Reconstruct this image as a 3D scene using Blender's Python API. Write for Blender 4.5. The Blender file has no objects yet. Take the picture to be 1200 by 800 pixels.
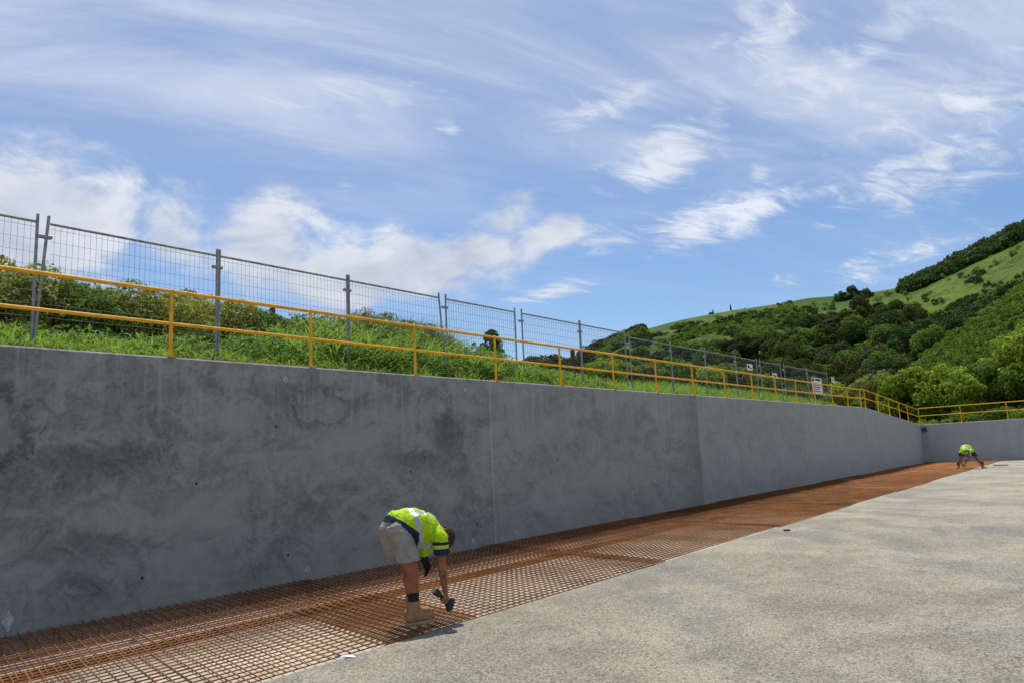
import bpy, math, random
import numpy as np
from mathutils import Vector, Matrix, noise as mnoise

S = bpy.context.scene
COL = S.collection
R = math.radians

# ---------------------------------------------------------------- camera
cam = bpy.data.cameras.new('camera')
camo = bpy.data.objects.new('camera', cam)
COL.objects.link(camo)
S.camera = camo
cam.sensor_width = 36.0
cam.lens = 867.0 / 1200.0 * 36.0
cam.clip_start = 0.05
cam.clip_end = 6000
_U = Vector((-.046, 1, -.1518)).normalized()
_Y = Vector((708 / 867, -99 / 867, -1)).normalized()
_Y = (_Y - _U * _Y.dot(_U)).normalized()
_X = _Y.cross(_U)
EYE = Vector((0, 0, 1.55))
camo.matrix_world = Matrix.Translation(EYE) @ Matrix((_X, _Y, _U)).to_4x4()

# ---------------------------------------------------------------- sun, exposure
SUNV = Vector((-.335, .25, 1.0)).normalized()
sun = bpy.data.lights.new('sun', 'SUN')
sun.energy = 4.0
sun.angle = R(0.55)
sun.color = (1.0, .955, .89)
suno = bpy.data.objects.new('sun', sun)
COL.objects.link(suno)
suno.rotation_euler = SUNV.to_track_quat('Z', 'Y').to_euler()
S.view_settings.view_transform = 'Standard'
S.view_settings.look = 'None'
S.view_settings.gamma = 1.0
S.view_settings.exposure = 0.25
S.cycles.max_bounces = 6
S.cycles.transparent_max_bounces = 6

# ---------------------------------------------------------------- node helper
class NT:
    def __init__(s, tree):
        s.t = tree; s.n = tree.nodes; s.l = tree.links
    def node(s, typ, **kw):
        n = s.n.new(typ)
        for k, v in kw.items(): setattr(n, k, v)
        return n
    def put(s, sock, v):
        if v is None: return
        if isinstance(v, (int, float)): sock.default_value = v
        elif isinstance(v, (tuple, list)):
            d = sock.default_value
            if len(d) == 4 and len(v) == 3: v = (*v, 1)
            sock.default_value = v
        else: s.l.new(v, sock)
    def m(s, op, a, b=None, c=None, clamp=False):
        n = s.node('ShaderNodeMath', operation=op); n.use_clamp = clamp
        s.put(n.inputs[0], a); s.put(n.inputs[1], b); s.put(n.inputs[2], c)
        return n.outputs[0]
    def v(s, op, a, b=None, scale=None):
        n = s.node('ShaderNodeVectorMath', operation=op)
        s.put(n.inputs[0], a); s.put(n.inputs[1], b)
        if scale is not None: s.put(n.inputs['Scale'], scale)
        return n.outputs['Value'] if op in ('DOT_PRODUCT', 'LENGTH') else n.outputs[0]
    def noise(s, vec, scale, detail=4, rough=.55, dist=0.0, lac=2.0):
        n = s.node('ShaderNodeTexNoise')
        s.put(n.inputs['Vector'], vec); s.put(n.inputs['Scale'], scale); s.put(n.inputs['Detail'], detail)
        s.put(n.inputs['Roughness'], rough); s.put(n.inputs['Distortion'], dist); s.put(n.inputs['Lacunarity'], lac)
        return n.outputs[0]
    def voro(s, vec, scale, feature='F1', out='Distance', rnd=1.0):
        n = s.node('ShaderNodeTexVoronoi', feature=feature)
        s.put(n.inputs['Vector'], vec); s.put(n.inputs['Scale'], scale); s.put(n.inputs['Randomness'], rnd)
        return n.outputs[out]
    def ramp(s, fac, stops, interp='LINEAR'):
        n = s.node('ShaderNodeValToRGB'); cr = n.color_ramp; cr.interpolation = interp
        while len(cr.elements) < len(stops): cr.elements.new(.5)
        for e, (p, c) in zip(cr.elements, stops):
            e.position = p
            e.color = (c, c, c, 1) if isinstance(c, (int, float)) else (*c, 1)
        s.put(n.inputs[0], fac)
        return n.outputs[0]
    def sstep(s, x, a, b, lo=0.0, hi=1.0):
        n = s.node('ShaderNodeMapRange', interpolation_type='SMOOTHSTEP')
        s.put(n.inputs[0], x); s.put(n.inputs[1], a); s.put(n.inputs[2], b); s.put(n.inputs[3], lo); s.put(n.inputs[4], hi)
        return n.outputs[0]
    def mix(s, f, a, b, mode='MIX'):
        n = s.node('ShaderNodeMix', data_type='RGBA', blend_type=mode)
        s.put(n.inputs[0], f); s.put(n.inputs[6], a); s.put(n.inputs[7], b)
        return n.outputs[2]
    def comb(s, x, y, z):
        n = s.node('ShaderNodeCombineXYZ')
        s.put(n.inputs[0], x); s.put(n.inputs[1], y); s.put(n.inputs[2], z)
        return n.outputs[0]
    def sep(s, v):
        n = s.node('ShaderNodeSeparateXYZ'); s.put(n.inputs[0], v); return n.outputs
    def bump(s, h, strength=.5, dist=.01):
        n = s.node('ShaderNodeBump'); s.put(n.inputs['Height'], h)
        n.inputs['Strength'].default_value = strength; n.inputs['Distance'].default_value = dist
        return n.outputs[0]

# ---------------------------------------------------------------- world: sky and clouds
world = bpy.data.worlds.new('World'); S.world = world; world.use_nodes = True
w = NT(world.node_tree); w.n.clear()
sky = w.node('ShaderNodeTexSky', sky_type='NISHITA'); sky.sun_disc = False
sky.sun_elevation = math.asin(SUNV.z)
sky.sun_rotation = math.atan2(SUNV.x, SUNV.y)
sky.altitude = 50; sky.air_density = 1.0; sky.dust_density = .6; sky.ozone_density = 1.6
tc = w.node('ShaderNodeTexCoord').outputs['Generated']
d = w.v('NORMALIZE', tc)
dx, dy, dz = w.sep(d)
az = w.m('MULTIPLY', w.m('ARCTAN2', dx, dy), 57.29578)
el = w.m('MULTIPLY', w.m('ARCSINE', dz), 57.29578)
nw = w.node('ShaderNodeTexNoise'); w.put(nw.inputs['Vector'], d); nw.inputs['Scale'].default_value = 7; nw.inputs['Detail'].default_value = 3
warp = w.v('SUBTRACT', nw.outputs['Color'], (.5, .5, .5))
wx, wy, wz = w.sep(warp)
azw = w.m('ADD', az, w.m('MULTIPLY', wx, 5.0))
elw = w.m('ADD', el, w.m('MULTIPLY', wy, 3.6))
def blob(a0, e0, sa, se, amp, tilt=0.0):
    u = w.m('SUBTRACT', azw, a0); v_ = w.m('SUBTRACT', elw, e0)
    if tilt: v_ = w.m('SUBTRACT', v_, w.m('MULTIPLY', u, tilt))
    u = w.m('DIVIDE', u, sa); v_ = w.m('DIVIDE', v_, se)
    q = w.m('ADD', w.m('MULTIPLY', u, u), w.m('MULTIPLY', v_, v_))
    return w.m('MULTIPLY', w.m('EXPONENT', w.m('MULTIPLY', q, -1.0)), amp)
def total(bl):
    t = None
    for b in bl:
        g = blob(*b); t = g if t is None else w.m('MAXIMUM', t, g)
    return t
cum = total([(-86, 16, 9, 5, 1), (-72, 16.5, 8, 5.4, 1.05), (-64, 16.5, 3.6, 4.2, .85), (-57.5, 16, 5, 4.3, 1.05), (-52, 14, 6, 3.2, .9),
             (-46, 14.8, 7, 2.7, .98), (-41, 15.6, 6, 2.2, .95), (-38.5, 18.4, 3.4, 2.4, .85), (-35, 16.4, 4.4, 1.6, .85), (22, 14, 12, 6, .95), (58, 16, 18, 7, 1), (100, 13, 20, 7, 1), (150, 15, 22, 7, 1), (-135, 15, 22, 6, 1)])  # widest banks, out of view, are added to grey the ambient light
wisp = total([(-26, 21.4, 4.0, 2.2, 1.1, .25), (-22, 23.2, 1.8, 2.4, .5, .5), (-21.5, 16.8, 6.5, 1.8, 1.0, .12), (-15.5, 17.2, 3.0, 1.0, .55), (-18.5, 19.8, 1.0, 1.2, .6),
              (-35.5, 12.3, 4.2, .8, .8, .05), (-13.2, 11.7, 2.2, 1.1, .7), (-18.0, 11.3, 1.6, .7, .55), (-44, 24.6, 1.2, 1.0, .6), (-17, 29, 3.5, 2.6, .7),
              (-52, 20.6, 1.0, .7, .55), (-8, 17.0, 7, 2.4, .74, .1), (-6, 21.5, 8, 2.2, .72, .1), (-12, 25.5, 7, 2.2, .6, .2), (-9, 12.5, 5, 1.3, .55), (-30, 26, 6, 1.6, .5, .15), (-52, 27, 9, 2, .5), (-31, 15.8, 3.4, 1.2, .7), (30, 25, 20, 5, .6), (-110, 24, 14, 4, .6)])
pc = w.v('MULTIPLY', d, (1, 1, 1.9))
n_c = w.noise(pc, 9.0, 9, .62, .35)
n_b = w.noise(pc, 4.0, 3, .5)
cd = w.m('ADD', w.m('MULTIPLY', cum, 1.15), w.m('MULTIPLY', w.m('SUBTRACT', n_c, .5), 1.9))
cmask = w.sstep(cd, .30, .88)
# streaky high cloud: project on a plane overhead, stretched along one direction
inv = w.m('DIVIDE', 1.0, w.m('ADD', w.m('MAXIMUM', dz, 0.0), .12))
pl = w.v('SCALE', d, scale=inv)
rot = w.node('ShaderNodeVectorRotate', rotation_type='Z_AXIS'); w.put(rot.inputs['Vector'], pl); rot.inputs['Angle'].default_value = R(-64)
pst = w.v('MULTIPLY', rot.outputs[0], (.5, 1.7, 0))
n_s = w.noise(pst, 1.7, 9, .60, .6)
n_w = w.noise(w.v('MULTIPLY', rot.outputs[0], (1.5, 3.2, 0)), 3.6, 10, .66, .9)
wd = w.m('ADD', w.m('MULTIPLY', wisp, 1.05), w.m('MULTIPLY', w.m('SUBTRACT', n_w, .5), 2.2))
wmask = w.m('MULTIPLY', w.sstep(wd, .22, 1.15), .88)
veil_lvl = w.sstep(el, 14.0, 27.0, .14, .88)
veil = w.m('MULTIPLY', veil_lvl, w.sstep(n_s, .30, .68, .58, 1.06))
lowhaze = w.sstep(el, 15.0, 3.0, 0.0, .20)
veil = w.m('MAXIMUM', veil, lowhaze)
gap = w.m('SUBTRACT', 1.0, blob(-39, 20.2, 10, 2.6, .35))
veil = w.m('MULTIPLY', veil, gap)
cover = w.m('SUBTRACT', 1.0, w.m('MULTIPLY', w.m('SUBTRACT', 1.0, w.m('MULTIPLY', cmask, .94)), w.m('MULTIPLY', w.m('SUBTRACT', 1.0, wmask), w.m('SUBTRACT', 1.0, veil, clamp=True))), clamp=True)
shade = w.sstep(w.m('ADD', w.m('MULTIPLY', n_b, .6), w.m('MULTIPLY', n_c, .5)), .38, .72)
ccol = w.mix(shade, (.40, .45, .54), (.68, .71, .77))
vcol = w.mix(w.sstep(n_s, .35, .68), (.35, .43, .62), (.55, .60, .72))
strong = w.m('MAXIMUM', cmask, w.m('MULTIPLY', wmask, 1.1), clamp=True)
ccol = w.mix(strong, vcol, ccol)
ccol = w.mix(w.m('MULTIPLY', wmask, .8), ccol, (.74, .78, .85))
bg1 = w.node('ShaderNodeBackground'); bg1.inputs['Strength'].default_value = .10
tint = w.mix(1.0, sky.outputs[0], (.74, .89, 1.04), 'MULTIPLY')
w.put(bg1.inputs[0], tint)
bg2 = w.node('ShaderNodeBackground'); bg2.inputs['Strength'].default_value = 1.0
w.put(bg2.inputs[0], ccol)
ms = w.node('ShaderNodeMixShader'); w.put(ms.inputs[0], cover); w.l.new(bg1.outputs[0], ms.inputs[1]); w.l.new(bg2.outputs[0], ms.inputs[2])
out = w.node('ShaderNodeOutputWorld'); w.l.new(ms.outputs[0], out.inputs[0])

# ---------------------------------------------------------------- materials
def new_mat(name):
    m = bpy.data.materials.new(name); m.use_nodes = True
    t = NT(m.node_tree); b = t.n['Principled BSDF']; b.inputs['Specular IOR Level'].default_value = .18
    return m, t, b
def simple(name, col, rough=.6, metal=0.0, var=.15, scale=8, bump=0.0, bscale=60):
    m, t, b = new_mat(name)
    p = t.node('ShaderNodeTexCoord').outputs['Object']
    n = t.noise(p, scale, 5, .6)
    lo = tuple(c * (1 - var) for c in col); hi = tuple(min(1, c * (1 + var)) for c in col)
    t.put(b.inputs['Base Color'], t.mix(t.sstep(n, .3, .7), lo, hi))
    t.put(b.inputs['Roughness'], rough); b.inputs['Metallic'].default_value = metal
    if bump: t.put(b.inputs['Normal'], t.bump(t.noise(p, bscale, 4), bump, .004))
    return m

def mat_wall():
    m, t, b = new_mat('shaded_wall_concrete')
    P = t.node('ShaderNodeNewGeometry').outputs['Position']
    rnd = t.node('ShaderNodeObjectInfo').outputs['Random']
    x, y, z = t.sep(P)
    u = t.m('SUBTRACT', y, x)
    big = t.noise(t.comb(0, t.m('MULTIPLY', u, .6), z), .8, 4, .6, .6)
    mid = t.noise(t.comb(3, t.m('MULTIPLY', u, .8), t.m('MULTIPLY', z, 1.25)), 1.7, 8, .68, .9)
    swirl = t.noise(t.comb(7, u, z), 4.2, 8, .74, 1.3)
    grit = t.noise(t.comb(2, u, z), 17, 6, .72, .4)
    fine = t.noise(P, 55, 4, .6)
    streak = t.noise(t.comb(1, t.m('MULTIPLY', u, 7.0), t.m('MULTIPLY', z, .35)), 1.5, 6, .62)
    smask = t.m('MULTIPLY', t.sstep(t.m('ADD', z, t.m('MULTIPLY', big, 1.2)), 2.2, 3.2), t.sstep(streak, .46, .70))
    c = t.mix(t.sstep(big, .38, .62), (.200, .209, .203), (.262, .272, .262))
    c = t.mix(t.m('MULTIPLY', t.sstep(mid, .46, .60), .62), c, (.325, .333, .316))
    c = t.mix(t.m('MULTIPLY', t.sstep(mid, .47, .36), .62), c, (.112, .118, .119))
    band = t.m('MULTIPLY', t.sstep(swirl, .50, .42), t.sstep(big, .58, .44))
    c = t.mix(t.m('MULTIPLY', band, .42), c, (.085, .090, .094))
    c = t.mix(t.m('MULTIPLY', t.sstep(swirl, .54, .66), .50), c, (.36, .36, .325))
    # particular stains on the near panel (along the wall, up the wall)
    uu = t.m('ADD', y, t.m('MULTIPLY', t.m('SUBTRACT', swirl, .5), .9)); vv = t.m('ADD', z, t.m('MULTIPLY', t.m('SUBTRACT', mid, .5), .8))
    def stain(c, y0, z0, ry, rz, col_, amt, ring=False):
        a_ = t.m('DIVIDE', t.m('SUBTRACT', uu, y0), ry); b_ = t.m('DIVIDE', t.m('SUBTRACT', vv, z0), rz)
        q_ = t.m('SQRT', t.m('ADD', t.m('MULTIPLY', a_, a_), t.m('MULTIPLY', b_, b_)))
        k_ = t.sstep(t.m('ABSOLUTE', t.m('SUBTRACT', q_, 1.0)), .30, .0) if ring else t.sstep(q_, 1.15, .55)
        return t.mix(t.m('MULTIPLY', k_, amt), c, col_)
    c = stain(c, 2.35, 2.0, .42, .45, (.34, .35, .35), .30)
    c = stain(c, 2.35, 2.0, .46, .48, (.060, .064, .070), .75, True)
    c = stain(c, 3.6, 1.72, .85, .22, (.075, .080, .085), .60)
    c = stain(c, 6.5, 2.32, .55, .24, (.070, .074, .080), .60, True)
    c = stain(c, 9.1, 1.95, .42, .40, (.065, .070, .080), .70)
    c = stain(c, 8.3, 1.55, .8, .15, (.070, .075, .085), .45)
    c = stain(c, 6.9, 1.55, 1.1, .48, (.35, .35, .32), .38)
    c = stain(c, 3.9, 1.1, .9, .3, (.33, .33, .30), .25)
    c = stain(c, 11.4, 2.35, .5, .4, (.12, .12, .125), .45)
    c = stain(c, 14.6, 2.2, 1.3, .3, (.12, .125, .13), .40)
    c = t.mix(t.sstep(grit, .40, .66, 0, .28), c, (.36, .355, .32))
    c = t.mix(t.m('MULTIPLY', smask, .50), c, (.40, .40, .375))
    c = t.mix(t.m('MULTIPLY', t.sstep(z, .30, .02), .35), c, (.31, .32, .28))
    c = t.mix(t.m('MULTIPLY', t.sstep(y, 10.19, 10.21), .24), c, (.36, .365, .345))
    c = t.mix(t.m('MULTIPLY', t.sstep(y, 17.0, 18.75, 0, .35), t.sstep(y, 18.81, 18.79)), c, (.14, .145, .15))
    c = t.mix(t.m('MULTIPLY', t.sstep(y, 18.79, 18.81), .34), c, (.40, .41, .42))
    c = t.mix(t.m('MULTIPLY', t.sstep(y, 27.44, 27.46), .25), c, (.44, .44, .43))
    c = t.mix(t.m('MULTIPLY', t.m('MULTIPLY', t.sstep(y, 22, 48), t.sstep(streak, .30, .62)), .38), c, (.44, .44, .43))
    c = t.mix(t.sstep(fine, .2, .8, 0, .18), c, (.10, .10, .10))
    t.put(b.inputs['Base Color'], c)
    b.inputs['Roughness'].default_value = .80
    h = t.m('ADD', t.m('MULTIPLY', mid, .6), t.m('ADD', t.m('MULTIPLY', swirl, .4), t.m('MULTIPLY', grit, .2)))
    t.put(b.inputs['Normal'], t.bump(h, .55, .03))
    return m
def mat_slab():
    m, t, b = new_mat('rough_slab_concrete')
    P = t.node('ShaderNodeNewGeometry').outputs['Position']
    x, y, z = t.sep(P)
    g1 = t.voro(P, 62, 'F1', 'Color')
    g1v = t.sep(g1)[0]
    g2 = t.noise(P, 74, 4, .74, .3)
    g3 = t.noise(P, 28, 4, .65, .6)
    blot = t.noise(P, .55, 6, .62, .5)
    blot2 = t.noise(P, 3.2, 5, .6)
    streak = t.noise(t.comb(t.m('ADD', t.m('MULTIPLY', x, .10), t.m('MULTIPLY', y, -.07)), t.m('ADD', t.m('MULTIPLY', y, .42), t.m('MULTIPLY', x, .30)), 0), 1.5, 6, .6, .4)
    c = t.mix(t.sstep(blot, .38, .62), (.290, .266, .200), (.425, .392, .300))
    c = t.mix(t.m('MULTIPLY', t.sstep(streak, .50, .62), t.sstep(y, 3, 14, .30, .85)), c, (.20, .205, .20))
    c = t.mix(t.m('MULTIPLY', t.sstep(streak, .44, .30), t.sstep(y, 6, 16, .05, .6)), c, (.46, .43, .345))
    c = t.mix(t.m('MULTIPLY', t.sstep(blot2, .54, .68), .4), c, (.40, .34, .23))
    pink = t.m('MULTIPLY', t.sstep(t.m('ABSOLUTE', t.m('SUBTRACT', t.m('ADD', y, t.m('MULTIPLY', x, .8)), 11.6)), .35, .05), t.sstep(blot2, .45, .65))
    c = t.mix(t.m('MULTIPLY', pink, .35), c, (.50, .30, .25))
    lt = t.mix(.7, c, (.66, .62, .50))
    dk = t.mix(.8, c, (.06, .055, .04))
    c = t.mix(t.sstep(g2, .50, .64), c, lt)
    c = t.mix(t.m('MULTIPLY', t.sstep(g2, .48, .40), 1.0), c, dk)
    c = t.mix(t.m('MULTIPLY', t.sstep(g3, .47, .36), .65), c, dk)
    c = t.mix(t.m('MULTIPLY', t.sstep(g1v, .8, 1.0), .4), c, (.62, .60, .52))
    scuff = t.noise(t.comb(t.m('MULTIPLY', x, .9), t.m('MULTIPLY', y, .5), 3), 1.1, 7, .7, 1.6)
    c = t.mix(t.m('MULTIPLY', t.sstep(scuff, .50, .40), .24), c, (.15, .14, .115))
    c = t.mix(t.m('MULTIPLY', t.sstep(scuff, .56, .66), .24), c, (.52, .485, .39))
    t.put(b.inputs['Base Color'], c)
    b.inputs['Roughness'].default_value = .92
    h = t.m('ADD', t.m('MULTIPLY', g2, 1.0), t.m('MULTIPLY', g3, .9))
    t.put(b.inputs['Normal'], t.bump(h, 1.0, .022))
    return m
def mat_blinding():
    m, t, b = new_mat('pale_blinding_concrete')
    P = t.node('ShaderNodeNewGeometry').outputs['Position']
    n1 = t.noise(P, 1.1, 5, .6); n2 = t.noise(P, 14, 5, .7)
    x, y, z = t.sep(P)
    c = t.mix(t.sstep(n1, .35, .65), (.33, .29, .22), (.50, .46, .37))
    c = t.mix(t.m('MULTIPLY', t.sstep(t.m('ADD', x, t.m('MULTIPLY', n1, .5)), -6.5, -6.9), .65), c, (.34, .235, .185))
    c = t.mix(t.m('MULTIPLY', t.sstep(n2, .5, .7), .45), c, (.30, .17, .09))
    t.put(b.inputs['Base Color'], c); b.inputs['Roughness'].default_value = .9
    t.put(b.inputs['Normal'], t.bump(n2, .5, .01))
    return m
def mat_rust():
    m, t, b = new_mat('rusty_steel')
    P = t.node('ShaderNodeNewGeometry').outputs['Position']
    n1 = t.noise(P, 1.6, 5, .6); n2 = t.noise(P, 40, 4, .7)
    rnd = t.node('ShaderNodeObjectInfo').outputs['Random']
    c = t.mix(t.m('ADD', t.m('MULTIPLY', t.sstep(n1, .35, .65), .55), t.m('MULTIPLY', rnd, .45)), (.095, .036, .012), (.265, .105, .028))
    n3 = t.noise(P, .45, 6, .68, .6)
    c = t.mix(t.sstep(n3, .52, .66, 0, .55), c, (.36, .175, .075))
    c = t.mix(t.sstep(n3, .46, .36, 0, .5), c, (.085, .030, .012))
    c = t.mix(t.sstep(n2, .45, .7, 0, .5), c, (.42, .21, .09))
    c = t.mix(t.sstep(n2, .45, .3, 0, .6), c, (.14, .045, .02))
    t.put(b.inputs['Base Color'], c); b.inputs['Roughness'].default_value = .85
    return m
def mat_leaf(name, a, bcol, trans=.25, patch=None, ns=.55):
    m, t, b = new_mat(name)
    geo = t.node('ShaderNodeNewGeometry'); oi = t.node('ShaderNodeObjectInfo')
    r = geo.outputs['Random Per Island']
    n = t.noise(geo.outputs['Position'], ns, 4, .6)
    f = t.m('ADD', t.m('MULTIPLY', r, .5), t.m('ADD', t.m('MULTIPLY', n, .5), t.m('MULTIPLY', oi.outputs['Random'], .28)))
    c = t.mix(t.sstep(f, .30, .92), a, bcol)
    if patch: c = t.mix(t.m('MULTIPLY', t.sstep(r, .86, .9), .8), c, patch)
    t.put(b.inputs['Base Color'], c); b.inputs['Roughness'].default_value = .55
    b.inputs['Specular IOR Level'].default_value = .12; b.inputs['Roughness'].default_value = .75
    tr = t.node('ShaderNodeBsdfTranslucent'); t.put(tr.inputs[0], t.mix(.5, c, tuple(min(1, k * 2.0) for k in bcol)))
    mx = t.node('ShaderNodeMixShader'); mx.inputs[0].default_value = trans
    t.l.new(b.outputs[0], mx.inputs[1]); t.l.new(tr.outputs[0], mx.inputs[2])
    t.l.new(mx.outputs[0], t.n['Material Output'].inputs[0])
    return m
def mat_hill():
    m, t, b = new_mat('pasture_hill')
    P = t.node('ShaderNodeNewGeometry').outputs['Position']
    n1 = t.noise(P, .03, 6, .62, .5); n2 = t.noise(P, .22, 6, .7, .4); n3 = t.noise(P, 1.4, 5, .7)
    x, y, z = t.sep(P)
    terr = t.noise(t.comb(t.m('MULTIPLY', x, .02), t.m('MULTIPLY', y, .02), t.m('MULTIPLY', z, .5)), 2.2, 4, .6)
    c = t.mix(t.sstep(n1, .38, .62), (.048, .102, .006), (.130, .195, .018))
    c = t.mix(t.m('MULTIPLY', t.sstep(n2, .47, .62), .75), c, (.035, .070, .012))
    c = t.mix(t.m('MULTIPLY', t.sstep(terr, .55, .66), .35), c, (.15, .16, .055))
    c = t.mix(t.m('MULTIPLY', t.sstep(n3, .50, .66), .6), c, (.03, .055, .010))
    t.put(b.inputs['Base Color'], c); b.inputs['Roughness'].default_value = .9
    t.put(b.inputs['Normal'], t.bump(t.m('ADD', n3, n2), .8, 1.2))
    return m
def mat_soil():
    m, t, b = new_mat('grassy_soil')
    P = t.node('ShaderNodeNewGeometry').outputs['Position']
    n1 = t.noise(P, .7, 5, .6); n2 = t.noise(P, 9, 5, .7)
    c = t.mix(t.sstep(n1, .4, .6), (.045, .075, .018), (.095, .11, .03))
    x, y, z = t.sep(P)
    brown = t.m('MAXIMUM', t.sstep(x, -9.45, -9.2), t.sstep(n1, .60, .68))
    c = t.mix(t.m('MULTIPLY', brown, .9), c, (.30, .20, .115))
    c = t.mix(t.sstep(n2, .5, .75, 0, .6), c, (.33, .25, .15))
    t.put(b.inputs['Base Color'], c); b.inputs['Roughness'].default_value = .95
    t.put(b.inputs['Normal'], t.bump(n2, .8, .04))
    return m
def mat_skin(tattoo=False):
    m, t, b = new_mat('inked_skin' if tattoo else 'skin')
    p = t.node('ShaderNodeTexCoord').outputs['Object']
    n = t.noise(p, 14, 4, .6)
    c = t.mix(t.sstep(n, .3, .7), (.24, .085, .042), (.35, .135, .070))
    if tattoo: c = t.mix(t.sstep(t.noise(p, 30, 3, .6, 1.0), .48, .54, 0, .7), c, (.07, .06, .06))
    t.put(b.inputs['Base Color'], c); b.inputs['Roughness'].default_value = .55
    b.inputs['Subsurface Weight'].default_value = .08; b.inputs['Subsurface Scale'].default_value = .01
    return m
M = dict(
    wall=mat_wall(), slab=mat_slab(), blind=mat_blinding(), rust=mat_rust(), hill=mat_hill(), soil=mat_soil(),
    yellow=simple('yellow_rail_paint', (.76, .385, .022), .42, 0, .16, 7),
    galv=simple('galvanised_steel', (.27, .28, .29), .55, .3, .25, 12),
    wire=simple('galvanised_wire', (.15, .16, .17), .5, .4, .2, 12),
    sign=simple('white_sign_board', (.78, .78, .78), .5, 0, .03),
    ink=simple('black_print', (.03, .03, .035), .6), bluep=simple('blue_print', (.03, .08, .25), .6),
    redp=simple('red_print', (.5, .03, .03), .6),
    joint=simple('joint_filler', (.46, .46, .43), .9, 0, .1, 10), hole=simple('hole_shade_iris_black', (.012, .012, .012), .95),
    patch=simple('pale_mortar_patch', (.42, .43, .40), .9, 0, .25, 20),
    hiviz=simple('hi_vis_yellow_cloth', (.35, .55, .012), .75, 0, .06, 10), navy=simple('navy_cloth', (.015, .022, .055), .8, 0, .2),
    tape=simple('grey_reflective_tape', (.36, .37, .40), .35, .2, .1), short=simple('stone_grey_shorts_cloth', (.265, .245, .215), .85, 0, .16, 9, .3, 90),
    blue=simple('blue_cap_cloth', (.05, .10, .28), .7), dark=simple('dark_shorts_cloth', (.03, .035, .05), .8),
    boot=simple('tan_suede', (.34, .195, .090), .8, 0, .16, 18, .3), sole=simple('cream_rubber_sole', (.36, .25, .15), .8),
    black=simple('black_rubber', (.018, .018, .02), .55), tool=simple('dark_tool_casing', (.035, .03, .03), .45, 0, .3),
    toolg=simple('grey_tool_plastic', (.35, .35, .36), .5), steel=simple('bare_steel', (.4, .4, .42), .35, .8),
    sock=simple('black_sock_knit', (.02, .02, .024), .9), hair=simple('dark_brown_hair', (.045, .025, .015), .7, 0, .4, 60, .5, 300),
    eye=simple('eye_white', (.7, .68, .64), .3), glove=simple('black_glove', (.02, .02, .022), .7, 0, .2, 20, .4),
    skin=mat_skin(), ink_skin=mat_skin(True), bark=simple('brown_bark', (.085, .06, .04), .9, 0, .35, 6, .6, 12),
    timber=simple('weathered_dark_timber', (.075, .062, .05), .9, 0, .3, 9, .5),
    paper=simple('white_plastic_scrap', (.75, .77, .8), .5), bscrap=simple('blue_plastic_scrap', (.05, .2, .6), .5),
    wood=simple('dark_timber_offcut', (.07, .03, .03), .8), plate=simple('brown_steel_plate', (.16, .11, .09), .7),
    box=simple('dark_grey_box_plastic', (.06, .065, .07), .6),
    leaf_dark=mat_leaf('dark_evergreen_leaf', (.018, .040, .009), (.062, .105, .022), .18),
    leaf_mid=mat_leaf('mid_green_leaf', (.028, .070, .009), (.150, .235, .028), .30),
    leaf_bright=mat_leaf('bright_yellow_green_leaf', (.040, .092, .008), (.290, .380, .038), .36),
    leaf_olive=mat_leaf('olive_leaf', (.060, .080, .018), (.210, .230, .060), .32),
    leaf_brown=mat_leaf('bronze_green_leaf', (.035, .046, .010), (.110, .118, .026), .2),
    hedge=mat_leaf('hedge_leaf', (.070, .095, .014), (.320, .350, .065), .38, (.26, .14, .05)),
    grass=mat_leaf('long_grass_blade', (.020, .060, .006), (.250, .380, .055), .35, None, 2.6),
    cover=mat_leaf('broad_ground_cover_leaf', (.018, .060, .008), (.260, .400, .070), .32, None, 2.0),
    grass_dry=mat_leaf('dry_grass_blade', (.15, .15, .05), (.36, .30, .14), .3),
    tussock=mat_leaf('tussock_blade', (.045, .065, .02), (.15, .17, .06), .25),
    gorse=mat_leaf('gorse_flower', (.35, .25, .02), (.5, .36, .03), .1),
)

# ---------------------------------------------------------------- mesh helpers
def mesh_np(name, V, F, mat, parent=None, smooth=False, mats=None, midx=None):
    """V (n,3); F list of int arrays (k,m) or a single (k,m) array"""
    if not isinstance(F, list): F = [F]
    F = [np.asarray(f, dtype=np.int32) for f in F if len(f)]
    me = bpy.data.meshes.new(name)
    V = np.asarray(V, dtype=np.float32)
    me.vertices.add(len(V)); me.vertices.foreach_set('co', V.ravel())
    loops = np.concatenate([f.ravel() for f in F]); tot = np.concatenate([np.full(len(f), f.shape[1], dtype=np.int32) for f in F])
    st = np.concatenate([[0], np.cumsum(tot)[:-1]]).astype(np.int32)
    me.loops.add(len(loops)); me.loops.foreach_set('vertex_index', loops)
    me.polygons.add(len(tot)); me.polygons.foreach_set('loop_start', st); me.polygons.foreach_set('loop_total', tot)
    if smooth: me.polygons.foreach_set('use_smooth', np.ones(len(tot), dtype=bool))
    me.update(calc_edges=True)
    for k in (mats or [mat]): me.materials.append(k)
    return link(name, me, parent)
def link(name, me, parent=None):
    o = bpy.data.objects.new(name, me); COL.objects.link(o)
    if parent is not None: o.parent = parent
    return o
def tag(o, label=None, cat=None, group=None, kind=None):
    if label: o['label'] = label
    if cat: o['category'] = cat
    if group: o['group'] = group
    if kind: o['kind'] = kind
    return o
def empty(name, loc=(0, 0, 0), rz=0.0, **kw):
    o = bpy.data.objects.new(name, None); COL.objects.link(o); o.location = loc; o.rotation_euler = (0, 0, rz)
    o.empty_display_size = .1
    return tag(o, **kw)
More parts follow.
